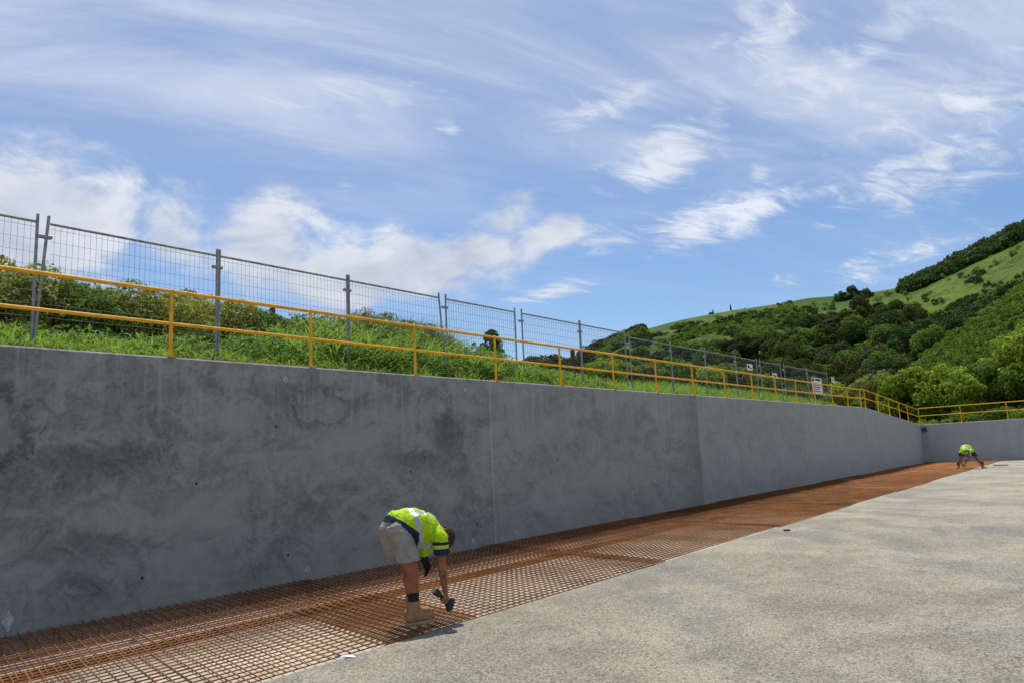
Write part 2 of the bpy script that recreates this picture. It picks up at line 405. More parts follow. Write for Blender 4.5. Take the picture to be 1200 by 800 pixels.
class MB:
    def __init__(s): s.V = []; s.F = []; s.n = 0
    def add(s, V, F):
        s.V += [tuple(v) for v in V]; s.F += [tuple(i + s.n for i in f) for f in F]; s.n += len(V); return s
    def box(s, c, d, bev=0.0, rot=None):
        hx, hy, hz = d[0] / 2, d[1] / 2, d[2] / 2
        if bev <= 0:
            V = [Vector((sx * hx, sy * hy, sz * hz)) for sx in (-1, 1) for sy in (-1, 1) for sz in (-1, 1)]
            F = [(0, 1, 3, 2), (4, 6, 7, 5), (0, 4, 5, 1), (2, 3, 7, 6), (0, 2, 6, 4), (1, 5, 7, 3)]
        else:
            b = bev
            def ring(k, z): return [Vector((x, y, z)) for x, y in ((-hx + k, -hy), (hx - k, -hy), (hx, -hy + k), (hx, hy - k), (hx - k, hy), (-hx + k, hy), (-hx, hy - k), (-hx, -hy + k))]
            def ring2(z): return [Vector((x, y, z)) for x, y in ((-hx + b, -hy + b), (hx - b, -hy + b), (hx - b, -hy + b), (hx - b, hy - b), (hx - b, hy - b), (-hx + b, hy - b), (-hx + b, hy - b), (-hx + b, -hy + b))]
            V = ring2(-hz) + ring(b, -hz + b) + ring(b, hz - b) + ring2(hz)
            F = []
            for r_ in range(3):
                for i in range(8): F.append((r_ * 8 + i, r_ * 8 + (i + 1) % 8, (r_ + 1) * 8 + (i + 1) % 8, (r_ + 1) * 8 + i))
            F += [(7, 5, 3, 1), (24 + 1, 24 + 3, 24 + 5, 24 + 7)]
        if rot is not None: V = [rot @ v for v in V]
        c = Vector(c)
        return s.add([v + c for v in V], F)
    def tube(s, pts, rad, seg=10, caps=True):
        pts = [Vector(p) for p in pts]
        rr = rad if isinstance(rad, (list, tuple)) else [rad] * len(pts)
        up = None; V = []; F = []
        for i, p in enumerate(pts):
            t_ = (pts[min(i + 1, len(pts) - 1)] - pts[max(i - 1, 0)]).normalized()
            if up is None: up = t_.orthogonal().normalized()
            up = (up - t_ * up.dot(t_)).normalized(); sd = t_.cross(up)
            for k in range(seg):
                a = 2 * math.pi * k / seg
                V.append(p + (up * math.cos(a) + sd * math.sin(a)) * rr[i])
        for i in range(len(pts) - 1):
            for k in range(seg): F.append((i * seg + k, i * seg + (k + 1) % seg, (i + 1) * seg + (k + 1) % seg, (i + 1) * seg + k))
        if caps: F += [tuple(range(seg))[::-1], tuple((len(pts) - 1) * seg + k for k in range(seg))]
        return s.add(V, F)
    def capsule(s, a, b, ra, rb, seg=14, ys=1.0, y0=0.0):
        a = Vector(a); b = Vector(b); ax = (b - a)
        L = ax.length; ax = ax.normalized() if L > 1e-6 else Vector((0, 0, 1))
        P = []; Rr = []
        for k in range(5):
            an = math.pi / 2 * (1 - k / 4); P.append(a - ax * (ra * math.sin(an))); Rr.append(max(ra * math.cos(an), 1e-4))
        for k in range(5):
            an = math.pi / 2 * k / 4; P.append(b + ax * (rb * math.sin(an))); Rr.append(max(rb * math.cos(an), 1e-4))
        n0 = len(s.V); up = ax.orthogonal().normalized(); sd = ax.cross(up); V = []; F = []
        for p, r_ in zip(P, Rr):
            for k in range(seg):
                q = 2 * math.pi * k / seg; V.append(p + (up * math.cos(q) + sd * math.sin(q)) * r_)
        for i in range(9):
            for k in range(seg): F.append((i * seg + k, i * seg + (k + 1) % seg, (i + 1) * seg + (k + 1) % seg, (i + 1) * seg + k))
        F += [tuple(range(seg))[::-1], tuple(9 * seg + k for k in range(seg))]
        if ys != 1.0: V = [Vector((v.x, y0 + (v.y - y0) * ys, v.z)) for v in V]
        return s.add(V, F)
    def ell(s, c, r, rot=None, seg=18):
        V = []; F = []; n = seg // 2
        for i in range(n + 1):
            a = math.pi * i / n
            for k in range(seg):
                q = 2 * math.pi * k / seg
                v = Vector((math.sin(a) * math.cos(q) * r[0], math.sin(a) * math.sin(q) * r[1], math.cos(a) * r[2]))
                if i in (0, n): v += Vector((math.cos(q), math.sin(q), 0)) * 1e-5
                if rot is not None: v = rot @ v
                V.append(v + Vector(c))
        for i in range(n):
            for k in range(seg): F.append((i * seg + k, (i + 1) * seg + k, (i + 1) * seg + (k + 1) % seg, i * seg + (k + 1) % seg))
        F += [tuple(range(seg)), tuple(n * seg + k for k in range(seg))[::-1]]
        return s.add(V, F)
    def mesh(s, name, mat):
        me = bpy.data.meshes.new(name); me.from_pydata(s.V, [], s.F); me.materials.append(mat); me.update(); return me
    def build(s, name, mat, parent=None, smooth=False):
        me = s.mesh(name, mat)
        if smooth: me.polygons.foreach_set('use_smooth', [True] * len(me.polygons))
        return link(name, me, parent)

# ---------------------------------------------------------------- setting: ground, slab, recess
WX = -8.75      # face of the long wall
BY = 48.3       # face of the end wall
def sheet(name, xs, ys, zf, mat, label=None, kind='structure'):
    X, Y = np.meshgrid(xs, ys, indexing='ij'); Z = zf(X, Y)
    V = np.stack([X, Y, Z], -1).reshape(-1, 3); nx, ny = len(xs), len(ys)
    i, j = np.meshgrid(np.arange(nx - 1), np.arange(ny - 1), indexing='ij'); a = (i * ny + j).ravel()
    o = mesh_np(name, V, np.stack([a, a + ny, a + ny + 1, a + 1], 1), mat, smooth=True)
    tag(o, kind=kind)
    return o
sheet('ground', np.linspace(-3000, 3000, 13), np.linspace(-3000, 3000, 13), lambda X, Y: X * 0 - 1.2, M['hill'])
# recess floor under the reinforcement
sheet('recess_floor', np.linspace(WX - .1, -4.9, 5), np.linspace(-12, BY + .1, 40), lambda X, Y: X * 0 - .065, M['blind'])
rng = np.random.default_rng(3)
mb = MB()
ys = np.arange(-12, BY + .01, .25)
edge = [(-5.03 + .018 * mnoise.noise(Vector((y * 1.3, 0, 0))) + .02 * mnoise.noise(Vector((y * .25, 4, 0))), y) for y in ys]
V = []; F = []
for ex, y in edge: V += [(ex, y, -.07), (ex, y, -.012), (ex + .02, y, .006), (40, y, .006)]
for i in range(len(edge) - 1):
    for k in range(3): a = i * 4 + k; F.append((a, a + 1, a + 5, a + 4))
slab = mesh_np('floor_slab', V, np.array(F), M['slab']); tag(slab, kind='structure')
sheet('floor_slab', np.linspace(-12, 40, 6), np.linspace(-40, -12, 4), lambda X, Y: X * 0 + .006, M['slab'])

# small things lying on the slab
o = empty('plastic_scrap', (-5.0, 3.95, .008), R(25), label='small white and blue plastic scrap on the slab edge near the stooping worker', cat='scrap')
MB().add([(-.07, -.012, 0.004), (-.01, -.02, .012), (.075, -.006, .004), (.07, .014, .006), (0, .012, .02), (-.06, .014, .006), (0, -.004, .0)], [(0, 1, 4, 5), (1, 2, 3, 4), (0, 5, 6), (5, 4, 6), (4, 3, 6), (3, 2, 6)]).build('white_film', M['paper'], o)
MB().box((-.085, 0, .008), (.035, .024, .012), .003).build('blue_tip', M['bscrap'], o)
o = MB().box((0, 0, .014), (.11, .05, .024), .005).build('timber_offcut', M['wood']); o.location = (-4.7, 13.3, .008); o.rotation_euler = (0, 0, R(30)); tag(o, 'small dark timber offcut lying on the slab beside the mesh', 'offcut')
o = MB().box((0, 0, .02), (.55, .45, .03), .008).build('steel_plate', M['plate']); o.location = (-4.35, 41.0, .01); tag(o, 'flat brown plate lying on the far slab right of the distant worker', 'plate')

# ---------------------------------------------------------------- concrete walls
def wall_top(y):
    return float(np.interp(y, [-20, 35.9, 36.6, 48.3, 50], [2.885, 2.915, 2.90, 2.155, 2.14]))
cw = empty('concrete_wall', (WX, 0, 0), label='long grey cast concrete retaining wall running beside the rusty mesh', cat='wall')
joints = [-15.6, -7.0, 1.6, 10.2, 18.8, 27.45, 36.0, 48.3]
for i in range(len(joints) - 1):
    y0, y1 = joints[i] + .008, joints[i + 1] - .008
    off = [0, .002, 0, -.003, .004, 0, .003][i]
    ysn = list(np.arange(y0, y1, .4)) + [y1]
    m_ = MB(); V = []; F = []
    for y in ysn:
        zt = wall_top(y) + .004 * mnoise.noise(Vector((y * 1.7, 2, 0)))
        xf = off
        V += [(xf, y, -.3), (xf, y, zt - .018), (xf - .02, y, zt), (xf - .30, y, zt), (xf - .30, y, -.3)]
    for k in range(len(ysn) - 1):
        for q in range(4): a = k * 5 + q; F.append((a, a + 5, a + 6, a + 1))
    F += [(0, 1, 2, 3, 4), tuple(len(V) - 5 + q for q in (4, 3, 2, 1, 0))]
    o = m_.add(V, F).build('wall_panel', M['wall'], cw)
    if i < len(joints) - 2:
        jy = joints[i + 1]
        MB().box((-.148, jy, (wall_top(jy) - .3) / 2 - .0), (.29, .016, wall_top(jy) + .28), 0).build('joint_filler', M['joint'], cw)
# tie holes, mortar patches on the wall face
hole_me = MB().tube([(-.01, 0, 0), (.004, 0, 0)], .019, 10).mesh('tie_hole', M['hole'])  # flat near-black disc, its colour stands in for the shade inside the hole
def patch_me(seed, r):
    rr = random.Random(seed); n = 14
    V = [(.006, 0, 0)] + [(.005, math.cos(2 * math.pi * k / n) * r * rr.uniform(.75, 1.15), math.sin(2 * math.pi * k / n) * r * rr.uniform(.8, 1.25)) for k in range(n)]
    V += [(-.004, v[1] * 1.12, v[2] * 1.12) for v in V[1:]]
    F = [(0, k + 1, (k + 1) % n + 1) for k in range(n)] + [(k + 1, k + 1 + n, (k + 1) % n + 1 + n, (k + 1) % n + 1) for k in range(n)]
    return MB().add(V, F).mesh('mortar_patch', M['patch'])
pm = [patch_me(s, .045) for s in range(3)]
for y, z in [(4.05, .36), (4.67, 1.37), (5.96, .36), (9.73, .38), (5.77, 2.06), (13.55, .37), (2.55, .12), (6.26, .135), (14.6, .145), (38.05, 1.78), (40.98, 1.81), (45.46, 1.97), (8.2, 1.35), (12.2, 1.4)]:
    o = link('tie_hole', hole_me, cw); o.location = (0, y, z); o.scale = (1, .8, .8)
for i, (y, z, s) in enumerate([(5.92, 2.70, .9), (9.55, 2.70, .9), (6.26, .13, 1), (9.62, .12, 1.1), (10.79, .14, 1), (14.58, .14, 1), (18.3, .9, .8), (22.0, 2.6, 1), (7.9, .13, .6)]):
    o = link('mortar_patch', pm[i % 3], cw); o.location = (0, y, z); o.scale = (1, s * .8, s * .8)
    if s >= .9: q = link('tie_hole', hole_me, cw); q.location = (.004, y, z); q.scale = (1, .5, .5)
MB().add([(.006, 2.75, .24), (.006, 2.80, .15), (.006, 2.755, .03), (.006, 2.70, .14), (-.004, 2.75, .25), (-.004, 2.81, .15), (-.004, 2.755, .02), (-.004, 2.69, .14)],
         [(0, 3, 2, 1), (0, 1, 5, 4), (1, 2, 6, 5), (2, 3, 7, 6), (3, 0, 4, 7)]).build('diamond_mortar_patch', M['patch'], cw)

ew = empty('end_wall', (WX, BY, 0), label='lower grey concrete wall closing the far end of the basin behind the distant worker', cat='wall')
xj = [0, 8.3, 17.0, 25.7, 40]
for i in range(4):
    x0, x1 = xj[i] + .006, xj[i + 1] - .006
    def zt(x): return 2.155 + .008 * x
    V = []; 
    for x in (x0, x1): V += [(x, 0, -.3), (x, 0, zt(x) - .018), (x, .02, zt(x)), (x, .3, zt(x)), (x, .3, -.3)]
    MB().add(V, [(q, q + 1, q + 6, q + 5) for q in range(4)] + [(4, 3, 2, 1, 0), (5, 6, 7, 8, 9)]).build('wall_panel', M['wall'], ew)
MB().box((8.3, .15, .95), (.014, .28, 2.4)).build('joint_filler', M['joint'], ew)
o = MB().box((0, -.05, 0), (.24, .12, .26), .012).add([], []).build('junction_box', M['box']); o.location = (WX + .17, BY - .012, 1.88)
tag(o, 'small dark box fixed high on the end wall in the corner', 'box')

# ---------------------------------------------------------------- yellow handrail
hr = empty('handrail', (WX - .05, 0, 2.9), label='yellow painted two rail safety handrail along the top of the walls', cat='handrail')
def P(x, y, z): return (x - (WX - .05), y, z - 2.9)
posts = [2.27 + 2.07 * (k - 6) for k in range(6)] + [2.27, 4.337, 6.37, 8.41, 10.46, 12.54, 14.64, 16.69, 18.77, 20.9, 23.05, 25.14, 27.24, 29.36, 31.6, 33.85, 35.95, 36.7, 39.04, 41.24, 43.47, 45.46]
def railtop(y): return wall_top(y) + (.81 if y < 36.3 else .87)
pr = .0225
rx = WX - .05
def make_post(x, y, h, zt_):
    m_ = MB(); m_.tube([P(x, y, zt_ + .006), P(x, y, zt_ + h)], pr, 12)
    m_.build('post', M['yellow'], hr, smooth=False)
    f = MB(); f.box(P(x, y, zt_ + .005), (.10, .10, .010), .002); f.build('base_plate', M['yellow'], hr)
for y in posts: make_post(rx, y, railtop(y) - wall_top(y), wall_top(y))
line = [-12, 35.95, 36.7, BY + .08]
def seg_rail(name, z_off, r):
    ks = sorted(posts + [BY + .08])
    bend = [ks[0]] + [4.337, 12.54, 20.9, 29.36, 36.3, BY + .08]
    for a, b in zip(bend[:-1], bend[1:]):
        MB().tube([P(rx, a + .001, railtop(a if a != 36.3 else 36.31) + z_off), P(rx, b - .001, railtop(min(b, 48.3) if b != 36.3 else 36.29) + z_off)], r, 12).build(name, M['yellow'], hr)
seg_rail('top_rail', 0, .024)
seg_rail('mid_rail', -.40, .021)
make_post(rx, BY + .08, .93, 2.155)
for x in [-6.69, -4.5, -2.3, -.1, 2.1, 4.3, 6.5, 8.7, 11, 14, 17, 20]: make_post(x, BY + .08, .95, 2.155 + .008 * (x - WX))
for nm, dz_, r in (('top_rail', .94, .024), ('mid_rail', .50, .021)):
    MB().tube([P(rx, BY + .08, 2.155 + dz_), P(20, BY + .08, 2.155 + .23 + dz_)], r, 12).build(nm, M['yellow'], hr)
# ball fittings where rails meet posts
fit = MB().ell((0, 0, 0), (.031, .031, .034), None, 12).mesh('rail_fitting', M['yellow'])
for y in posts[5:17]:
    for dz_ in (0, -.40):
        o = link('rail_fitting', fit, hr); o.location = P(rx, y, railtop(y) + dz_)

# ---------------------------------------------------------------- temporary mesh fence panels
FX = -9.7
def gz(x, y):
    "bank level behind the long wall"
    t = np.clip((-9.05 - x) / 4.5, 0, 1)
    base = 2.86 + .10 * np.clip((-9.05 - x) / .22, 0, 1) + .85 * t * t * (3 - 2 * t)
    far = np.interp(y, [-20, 34, 42, 60], [0, 0, -.75, -1.0])
    drop = np.clip((-x - 17) / 25, 0, 1) * 4.5
    return base + far - drop + .06 * np.sin(x * 1.7 + y * .9) * t
FP = [(-3.75, -1.45), (-1.4, .82), (.88, 3.13), (3.25, 5.425), (5.465, 7.75), (7.79, 9.93), (10.12, 12.24), (12.48, 14.715), (14.755, 16.84), (17.06, 19.39), (19.43, 21.68), (21.72, 24.10), (24.14, 26.04), (26.37, 28.48), (28.87, 31.60), (31.66, 34.4)]
leanpost = {2: (0, .0, -.02), 3: (.11, 0, 0), 5: (0, .09, 0)}
names_f = ['', 'just left of the photo', 'cut by the left edge of the photo', 'right of the two leaning posts', 'second right of the leaning posts', 'before the left half of the tall tussock', 'right of the splayed twin posts', 'before the lone conifer\'s right side and bronze bushes',
 'where the hill starts behind', 'before the foot of the dark hill', 'ninth from the left edge', 'tenth from the left edge', 'carrying the leftmost small sign', 'carrying the second small sign', 'between the second small and the large sign', 'at the far end, carrying the large white sign']
for i, (y0, y1) in enumerate(FP):
    top = 4.60 - .006 * max(0, (y0 - 12)) ; 
    if i == 15: top = 4.40
    ztop = 4.60 if y0 < 16 else 4.5
    e = empty('mesh_fence', (FX, y0, 2.85), label='grey wire mesh fence ' + (names_f[i] if names_f[i] else 'farthest out of view to the left'), cat='fence panel', group='temporary fence panels along the bank')
    h = ztop - 2.85; L = y1 - y0
    tl = leanpost.get(i, (0, 0, 0))
    sh0 = tl[0]; sh1 = tl[1]
    hk = h + .045
    MB().tube([(0, -sh0 * 1 if i == 3 else 0, -.05), (0, 0, hk)], .0175, 10).build('post', M['galv'], e)
    MB().tube([(0, L + (.16 if i == 5 else 0), -.05), (0, L, hk)], .0175, 10).build('post', M['galv'], e)
    MB().tube([(0, .02, h - .05), (0, L - .02, h - .05)], .017, 10).build('top_rail', M['galv'], e)
    MB().tube([(0, .02, .14), (0, L - .02, .14)], .015, 8).build('bottom_rail', M['galv'], e)
    # wires
    wr = .0021 if y0 < 9 else .0026
    V = []; F = []
    def wire(p, q, r):
        n0 = len(V); ax = 2 if abs(q[2] - p[2]) > abs(q[1] - p[1]) else 1
        for c in (p, q):
            for a, b in ((1, 0), (-.5, .87), (-.5, -.87)):
                V.append((c[0] + a * r, c[1] + (b * r if ax == 2 else 0), c[2] + (b * r if ax == 1 else 0)))
        for k in range(3): F.append((n0 + k, n0 + (k + 1) % 3, n0 + 3 + (k + 1) % 3, n0 + 3 + k))
    n = max(8, int(L / .067)) 
    for k in range(1, n): wire((.012, L * k / n, .14), (.012, L * k / n, h - .05), wr)
    z = h - .12
    while z > .2:
        wire((.016, .02, z), (.016, L - .02, z), wr); z -= .155
    tag(mesh_np('wire_mesh', V, np.array(F), M['wire'], e), kind='stuff')
    if i > 2:
        MB().box((0, -.035, h - .22), (.05, .16, .045), .008).build('clamp', M['galv'], e)

# signs on the fence (white boards)
def sign(y, z, wdt, hgt, label, rows, rz=0.0):
    e = empty('fence_sign', (FX + .045, y, z), label=label, cat='sign')
    MB().box((0, 0, 0), (.008, wdt, hgt), .002).build('board', M['sign'], e)
    for (mt, cy, cz, sw, shh) in rows:
        MB().box((.0055, cy * wdt, cz * hgt), (.003, sw * wdt, shh * hgt)).build('printed_block', M[mt], e)
sign(25.25, 4.17, .5, .22, 'small white sign high on the fence, the leftmost of the four', [('ink', -.2, .05, .35, .45), ('ink', .2, -.15, .3, .2)])
sign(27.65, 3.99, .5, .20, 'small white sign partly behind the yellow top rail, between the leftmost and the large one', [('ink', .15, .0, .35, .3), ('bluep', -.25, .1, .25, .35)])
sign(32.7, 3.84, 1.35, .66, 'large white notice board with black and blue print on the far fence', [('bluep', -.36, .36, .2, .18), ('ink', .1, .38, .5, .12), ('ink', 0, .15, .7, .05), ('ink', 0, .02, .7, .05), ('ink', 0, -.11, .7, .05), ('ink', -.1, -.24, .5, .05), ('ink', 0, -.37, .7, .05)])
sign(35.1, 4.20, .45, .24, 'small white sign with a dark symbol, the rightmost one on the fence', [('ink', 0, .05, .3, .45)])
# ---------------------------------------------------------------- reinforcement mesh
SK = -.21                       # the cross bars run slightly askew of the wall
BR = .0055
def long_me(L, r=BR): return MB().tube([(0, 0, 0), (-0.0, L, 0)], r, 6).mesh('bar', M['rust'])
Lw = 5.05
def cross_me(wd): return MB().tube([(0, 0, 0), (-wd, -SK * wd, 0)], BR, 6).mesh('bar', M['rust'])
lm = long_me(Lw)
cms = {1.98: cross_me(1.98), 1.92: cross_me(1.92)}
rows = [('wall', -6.74, 1.98), ('slab', -5.045, 1.92)]
starts = [-4.4, .45, 4.38, 9.02] + [13.8 + 4.75 * k for k in range(8)]
rr = random.Random(5)
ordn = ['', 'nearest', 'second', 'third', 'fourth', 'fifth', 'sixth', 'seventh', 'eighth', 'ninth', 'tenth', 'eleventh', 'twelfth']
for si, y0 in enumerate(starts):
    for ri, (rn, xr, wd) in enumerate(rows):
        L = Lw
        ymax = BY - .1
        zb = -.006 + (.017 if si % 2 else 0) + (.009 if ri else 0)
        if y0 < 0: lab = 'rusty reinforcing mesh sheet by the %s, mostly out of view at lower left' % rn
        else: lab = '%s rusty reinforcing mesh sheet from the camera in the row beside the %s' % (ordn[si], 'concrete wall' if rn == 'wall' else 'pale slab')
        e = empty('reinforcing_mesh', (xr, y0 + (.052 if ri else 0) + SK * (xr + 5.05), zb), label=lab, cat='rebar mesh', group='rusty reinforcing mesh sheets')
        e.rotation_euler = (0, 0, rr.uniform(-.004, .004))
        if 0 < y0 < 10:
            for k in range(20):
                dxk = -.015 - k * .1
                if -dxk > wd: break
                o = link('bar', lm, e); o.location = (dxk, -SK * -dxk * 1.0 - 0 if False else SK * dxk, -.006)
            n = int(L / .1)
            for k in range(n + 1):
                o = link('bar', cms[wd], e); o.location = (0, .01 + k * .1 + rr.uniform(-.004, .004), .006)
        else:
            V = []; F = []
            def bar(p, q):
                n0 = len(V); dv = (Vector(q) - Vector(p)).normalized(); s_ = Vector((-dv.y, dv.x, 0))
                for c in (p, q):
                    for a, b in ((0, 1), (.87, -.5), (-.87, -.5)): V.append(tuple(Vector(c) + s_ * a * BR * 1.1 + Vector((0, 0, b * BR * 1.1))))
                for k in range(3): F.append((n0 + k, n0 + (k + 1) % 3, n0 + 3 + (k + 1) % 3, n0 + 3 + k))
            LL = min(L, ymax - y0 - .35)
            if LL < .3: continue
            for k in range(20):
                dxk = -.015 - k * .1
                if -dxk > wd: break
                bar((dxk, SK * dxk, -.006), (dxk, SK * dxk + LL, -.006))
            for k in range(int(LL / .1) + 1): bar((0, .01 + k * .1, .006), (-wd, .01 + k * .1 - SK * wd, .006))
            tag(mesh_np('bars', V, np.array(F), M['rust'], e), kind='stuff')
# bent bar chairs standing in a row by the wall
ch = MB().tube([(0, 0, -.06), (0, 0, .085), (.006, .006, .098), (.022, .022, .106), (.040, .036, .098), (.046, .044, .08), (.046, .044, -.06)], .0065, 6).mesh('bar_chair', M['rust'])
for k in range(58):
    y = 1.8 + k * .222 + rr.uniform(-.03, .03)
    o = link('bar_chair', ch); o.location = (-8.08 + rr.uniform(-.04, .04), y, 0); o.rotation_euler = (rr.uniform(-.12, .12), rr.uniform(-.12, .12), rr.uniform(-.3, .3)); 
    tag(o, 'bent rusty wire hoop in the row standing up through the mesh near the wall', 'bar chair', 'bent wire hoops beside the wall')
# ---------------------------------------------------------------- people
def evaluate(mb_, mat, voxel, smooth_it=6, fac=.5, disp=None, seed=0):
    me = mb_.mesh('tmp', mat); o = link('tmp', me)
    r_ = o.modifiers.new('r', 'REMESH'); r_.mode = 'VOXEL'; r_.voxel_size = voxel; r_.use_smooth_shade = True
    s_ = o.modifiers.new('s', 'SMOOTH'); s_.iterations = smooth_it; s_.factor = fac
    bpy.context.view_layer.update()
    dg = bpy.context.evaluated_depsgraph_get()
    m2 = bpy.data.meshes.new_from_object(o.evaluated_get(dg))
    bpy.data.objects.remove(o)
    n = len(m2.vertices); V = np.empty(n * 3, dtype=np.float32); m2.vertices.foreach_get('co', V); V = V.reshape(-1, 3)
    if disp:
        N = np.empty(n * 3, dtype=np.float32); m2.vertices.foreach_get('normal', N); N = N.reshape(-1, 3)
        for a_, f_ in disp:
            for i in range(n):
                p = V[i]; k = mnoise.noise(Vector((p[0] * f_[0], p[1] * f_[1], p[2] * f_[2] + seed)))
                V[i] += N[i] * (1 - abs(k) * 2.4) * a_
    nf = len(m2.polygons); lt = np.empty(nf, dtype=np.int32); m2.polygons.foreach_get('loop_total', lt)
    li = np.empty(len(m2.loops), dtype=np.int32); m2.loops.foreach_get('vertex_index', li)
    bpy.data.meshes.remove(m2)
    assert (lt == 4).all()
    return V, li.reshape(-1, 4)
def submesh(name, V, F, keep, mat, parent, inflate=0.0):
    F = F[keep]
    if not len(F): return None
    u, inv = np.unique(F, return_inverse=True)
    return mesh_np(name, V[u], inv.reshape(-1, 4), mat, parent, smooth=True)

def add_boot(parent, ankle, yaw, s=1.0, roll=0.0):
    """boot under an ankle point, toe along yaw"""
    A = Vector(ankle); rot = Matrix.Rotation(yaw, 3, 'Z')
    def q(x, y, z): return rot @ Vector((x * s, y * s, z * s)) + Vector((A.x, A.y, 0))
    b = MB()
    b.capsule(q(-.005, 0, .20), q(-.01, 0, .09), .056 * s, .054 * s)
    b.capsule(q(-.045, 0, .06), q(.02, 0, .075), .044 * s, .050 * s)
    b.capsule(q(.02, 0, .07), q(.12, .006, .052), .050 * s, .044 * s)
    b.capsule(q(.11, .004, .052), q(.175, .008, .05), .046 * s, .042 * s)
    b.capsule(q(.012, 0, .125), q(.085, 0, .066), .034 * s, .036 * s)
    b.capsule(q(-.008, 0, .215), q(-.008, 0, .19), .060 * s, .056 * s)
    V, F = evaluate(b, M['boot'], .006, 6)
    cz = V[F].mean(1)[:, 2]
    o = submesh('boot', V, F, (cz > .018) & (cz < .205 * s), M['boot'], parent)
    # sole
    n = 22; out = []
    for k in range(n):
        a = 2 * math.pi * k / n; cx = .065 + .155 * math.cos(a); hw = .047 if cx > .04 else .040
        out.append((cx, hw * math.copysign(abs(math.sin(a)) ** .7, math.sin(a))))
    V = [q(x * 1.0, y, .0) for x, y in out] + [q(.065 + (x - .065) * 1.02, y * 1.06, .016) for x, y in out] + [q(.065 + (x - .065), y, .030) for x, y in out]
    F = [tuple(range(n))[::-1]] + [(r_ * n + k, r_ * n + (k + 1) % n, (r_ + 1) * n + (k + 1) % n, (r_ + 1) * n + k) for r_ in range(2) for k in range(n)] + [tuple(2 * n + k for k in range(n))]
    MB().add(V, F).build('boot_sole', M['sole'], o)
    lc = MB()
    for x, z in ((.058, .165), (.064, .140), (.078, .118), (.098, .104)):
        lc.tube([q(x - .012, -.026, z - .004), q(x, 0, z + .004), q(x - .012, .026, z - .004)], .003, 6)
    lc.build('bootlace', M['sole'], o)

def fingers(b, c, axis, bdir, odir, Rr, fr, th0, th1, offs, lens):
    for o_, ln in zip(offs, lens):
        cc = Vector(c) + Vector(axis) * o_; prev = None
        for k in range(5):
            th = math.radians(th0 + (th1 - th0) * ln * k / 4)
            p = cc + (Vector(odir) * math.cos(th) + Vector(bdir) * math.sin(th)) * Rr
            if prev is not None: b.capsule(prev, p, fr * (1.02 - .06 * (k - 1)), fr * (1.02 - .06 * k), 10)
            prev = p

def head_parts(b, c, crown, back):
    c = Vector(c); crown = Vector(crown).normalized(); back = Vector(back); back = (back - crown * back.dot(crown)).normalized()
    side = back.cross(crown).normalized()
    rot = Matrix((side, back, crown)).transposed()
    f = -back
    b.ell(c + crown * .02, (.075, .094, .098), rot)
    b.ell(c + f * .03 - crown * .055, (.056, .060, .058), rot)
    b.ell(c + f * .065 - crown * .092, (.022, .018, .016), rot)        # chin
    b.capsule(c + f * .088 + crown * .012, c + f * .106 - crown * .022, .009, .013, 10)  # nose
    b.ell(c + f * .082 + crown * .030, (.045, .012, .010), rot)         # brow
    b.ell(c + f * .089 - crown * .052, (.023, .009, .006), rot)         # lips
    b.ell(c + f * .087 - crown * .062, (.020, .009, .006), rot)
    for s_ in (-1, 1):
        b.ell(c + side * .077 * s_ - f * .005 - crown * .005, (.009, .020, .032), rot)
    return c, crown, back, side, rot
def eyes(parent, c, crown, back, side):
    for s_ in (-1, 1):
        p = c - back * .080 + crown * .012 + side * .030 * s_
        e_ = MB().ell(p, (.011, .011, .011), None, 12).build('eye', M['eye'], parent, True)
        MB().ell(p - back * .008, (.005, .005, .005), None, 8).build('iris', M['hole'], e_, True)

# worker one, stooping in profile; local x forward, y left, z up, origin between the feet
W1 = (-5.37, 5.0, .026)
w1 = empty('person', W1, R(71), label='stooping worker in yellow hi vis shirt and grey shorts tying the near mesh', cat='person')
w1.scale = (.91, .91, 1)
b = MB()
RL = [(-.145, -.10, .86), (-.025, -.115, .485), (-.02, -.12, .10)]
LL_ = [(-.15, .10, .86), (.055, .135, .485), (.075, .145, .10)]
for hip, knee, ank in (RL, LL_):
    b.capsule(hip, knee, .098, .066); h = Vector(knee); a = Vector(ank)
    b.capsule(h, h + (a - h) * .30 + Vector((-.012, 0, 0)), .062, .069)
    b.capsule(h + (a - h) * .30 + Vector((-.012, 0, 0)), h + (a - h) * .72, .067, .047)
    b.capsule(h + (a - h) * .72, a, .046, .042)
b.capsule((-.15, 0, .865), (-.10, 0, .885), .11, .10, ys=1.15)
b.capsule((-.12, 0, .885), (.12, 0, .87), .09, .11, ys=1.15)
b.capsule((.12, 0, .88), (.25, 0, .81), .13, .115, ys=1.35)
b.capsule((.27, .17, .79), (.27, -.17, .79), .062, .062)
b.capsule((.28, 0, .83), (.385, 0, .79), .062, .055)
hc = head_parts(b, (.405, .0, .755), (.70, 0, -.71), (.71, 0, .70))
# right arm
b.capsule((.27, -.185, .78), (.262, -.215, .515), .056, .041)
b.capsule((.262, -.215, .515), (.272, -.212, .43), .043, .044)
b.capsule((.272, -.212, .43), (.295, -.205, .285), .043, .029)
b.capsule((.295, -.205, .285), (.298, -.203, .265), .028, .028)
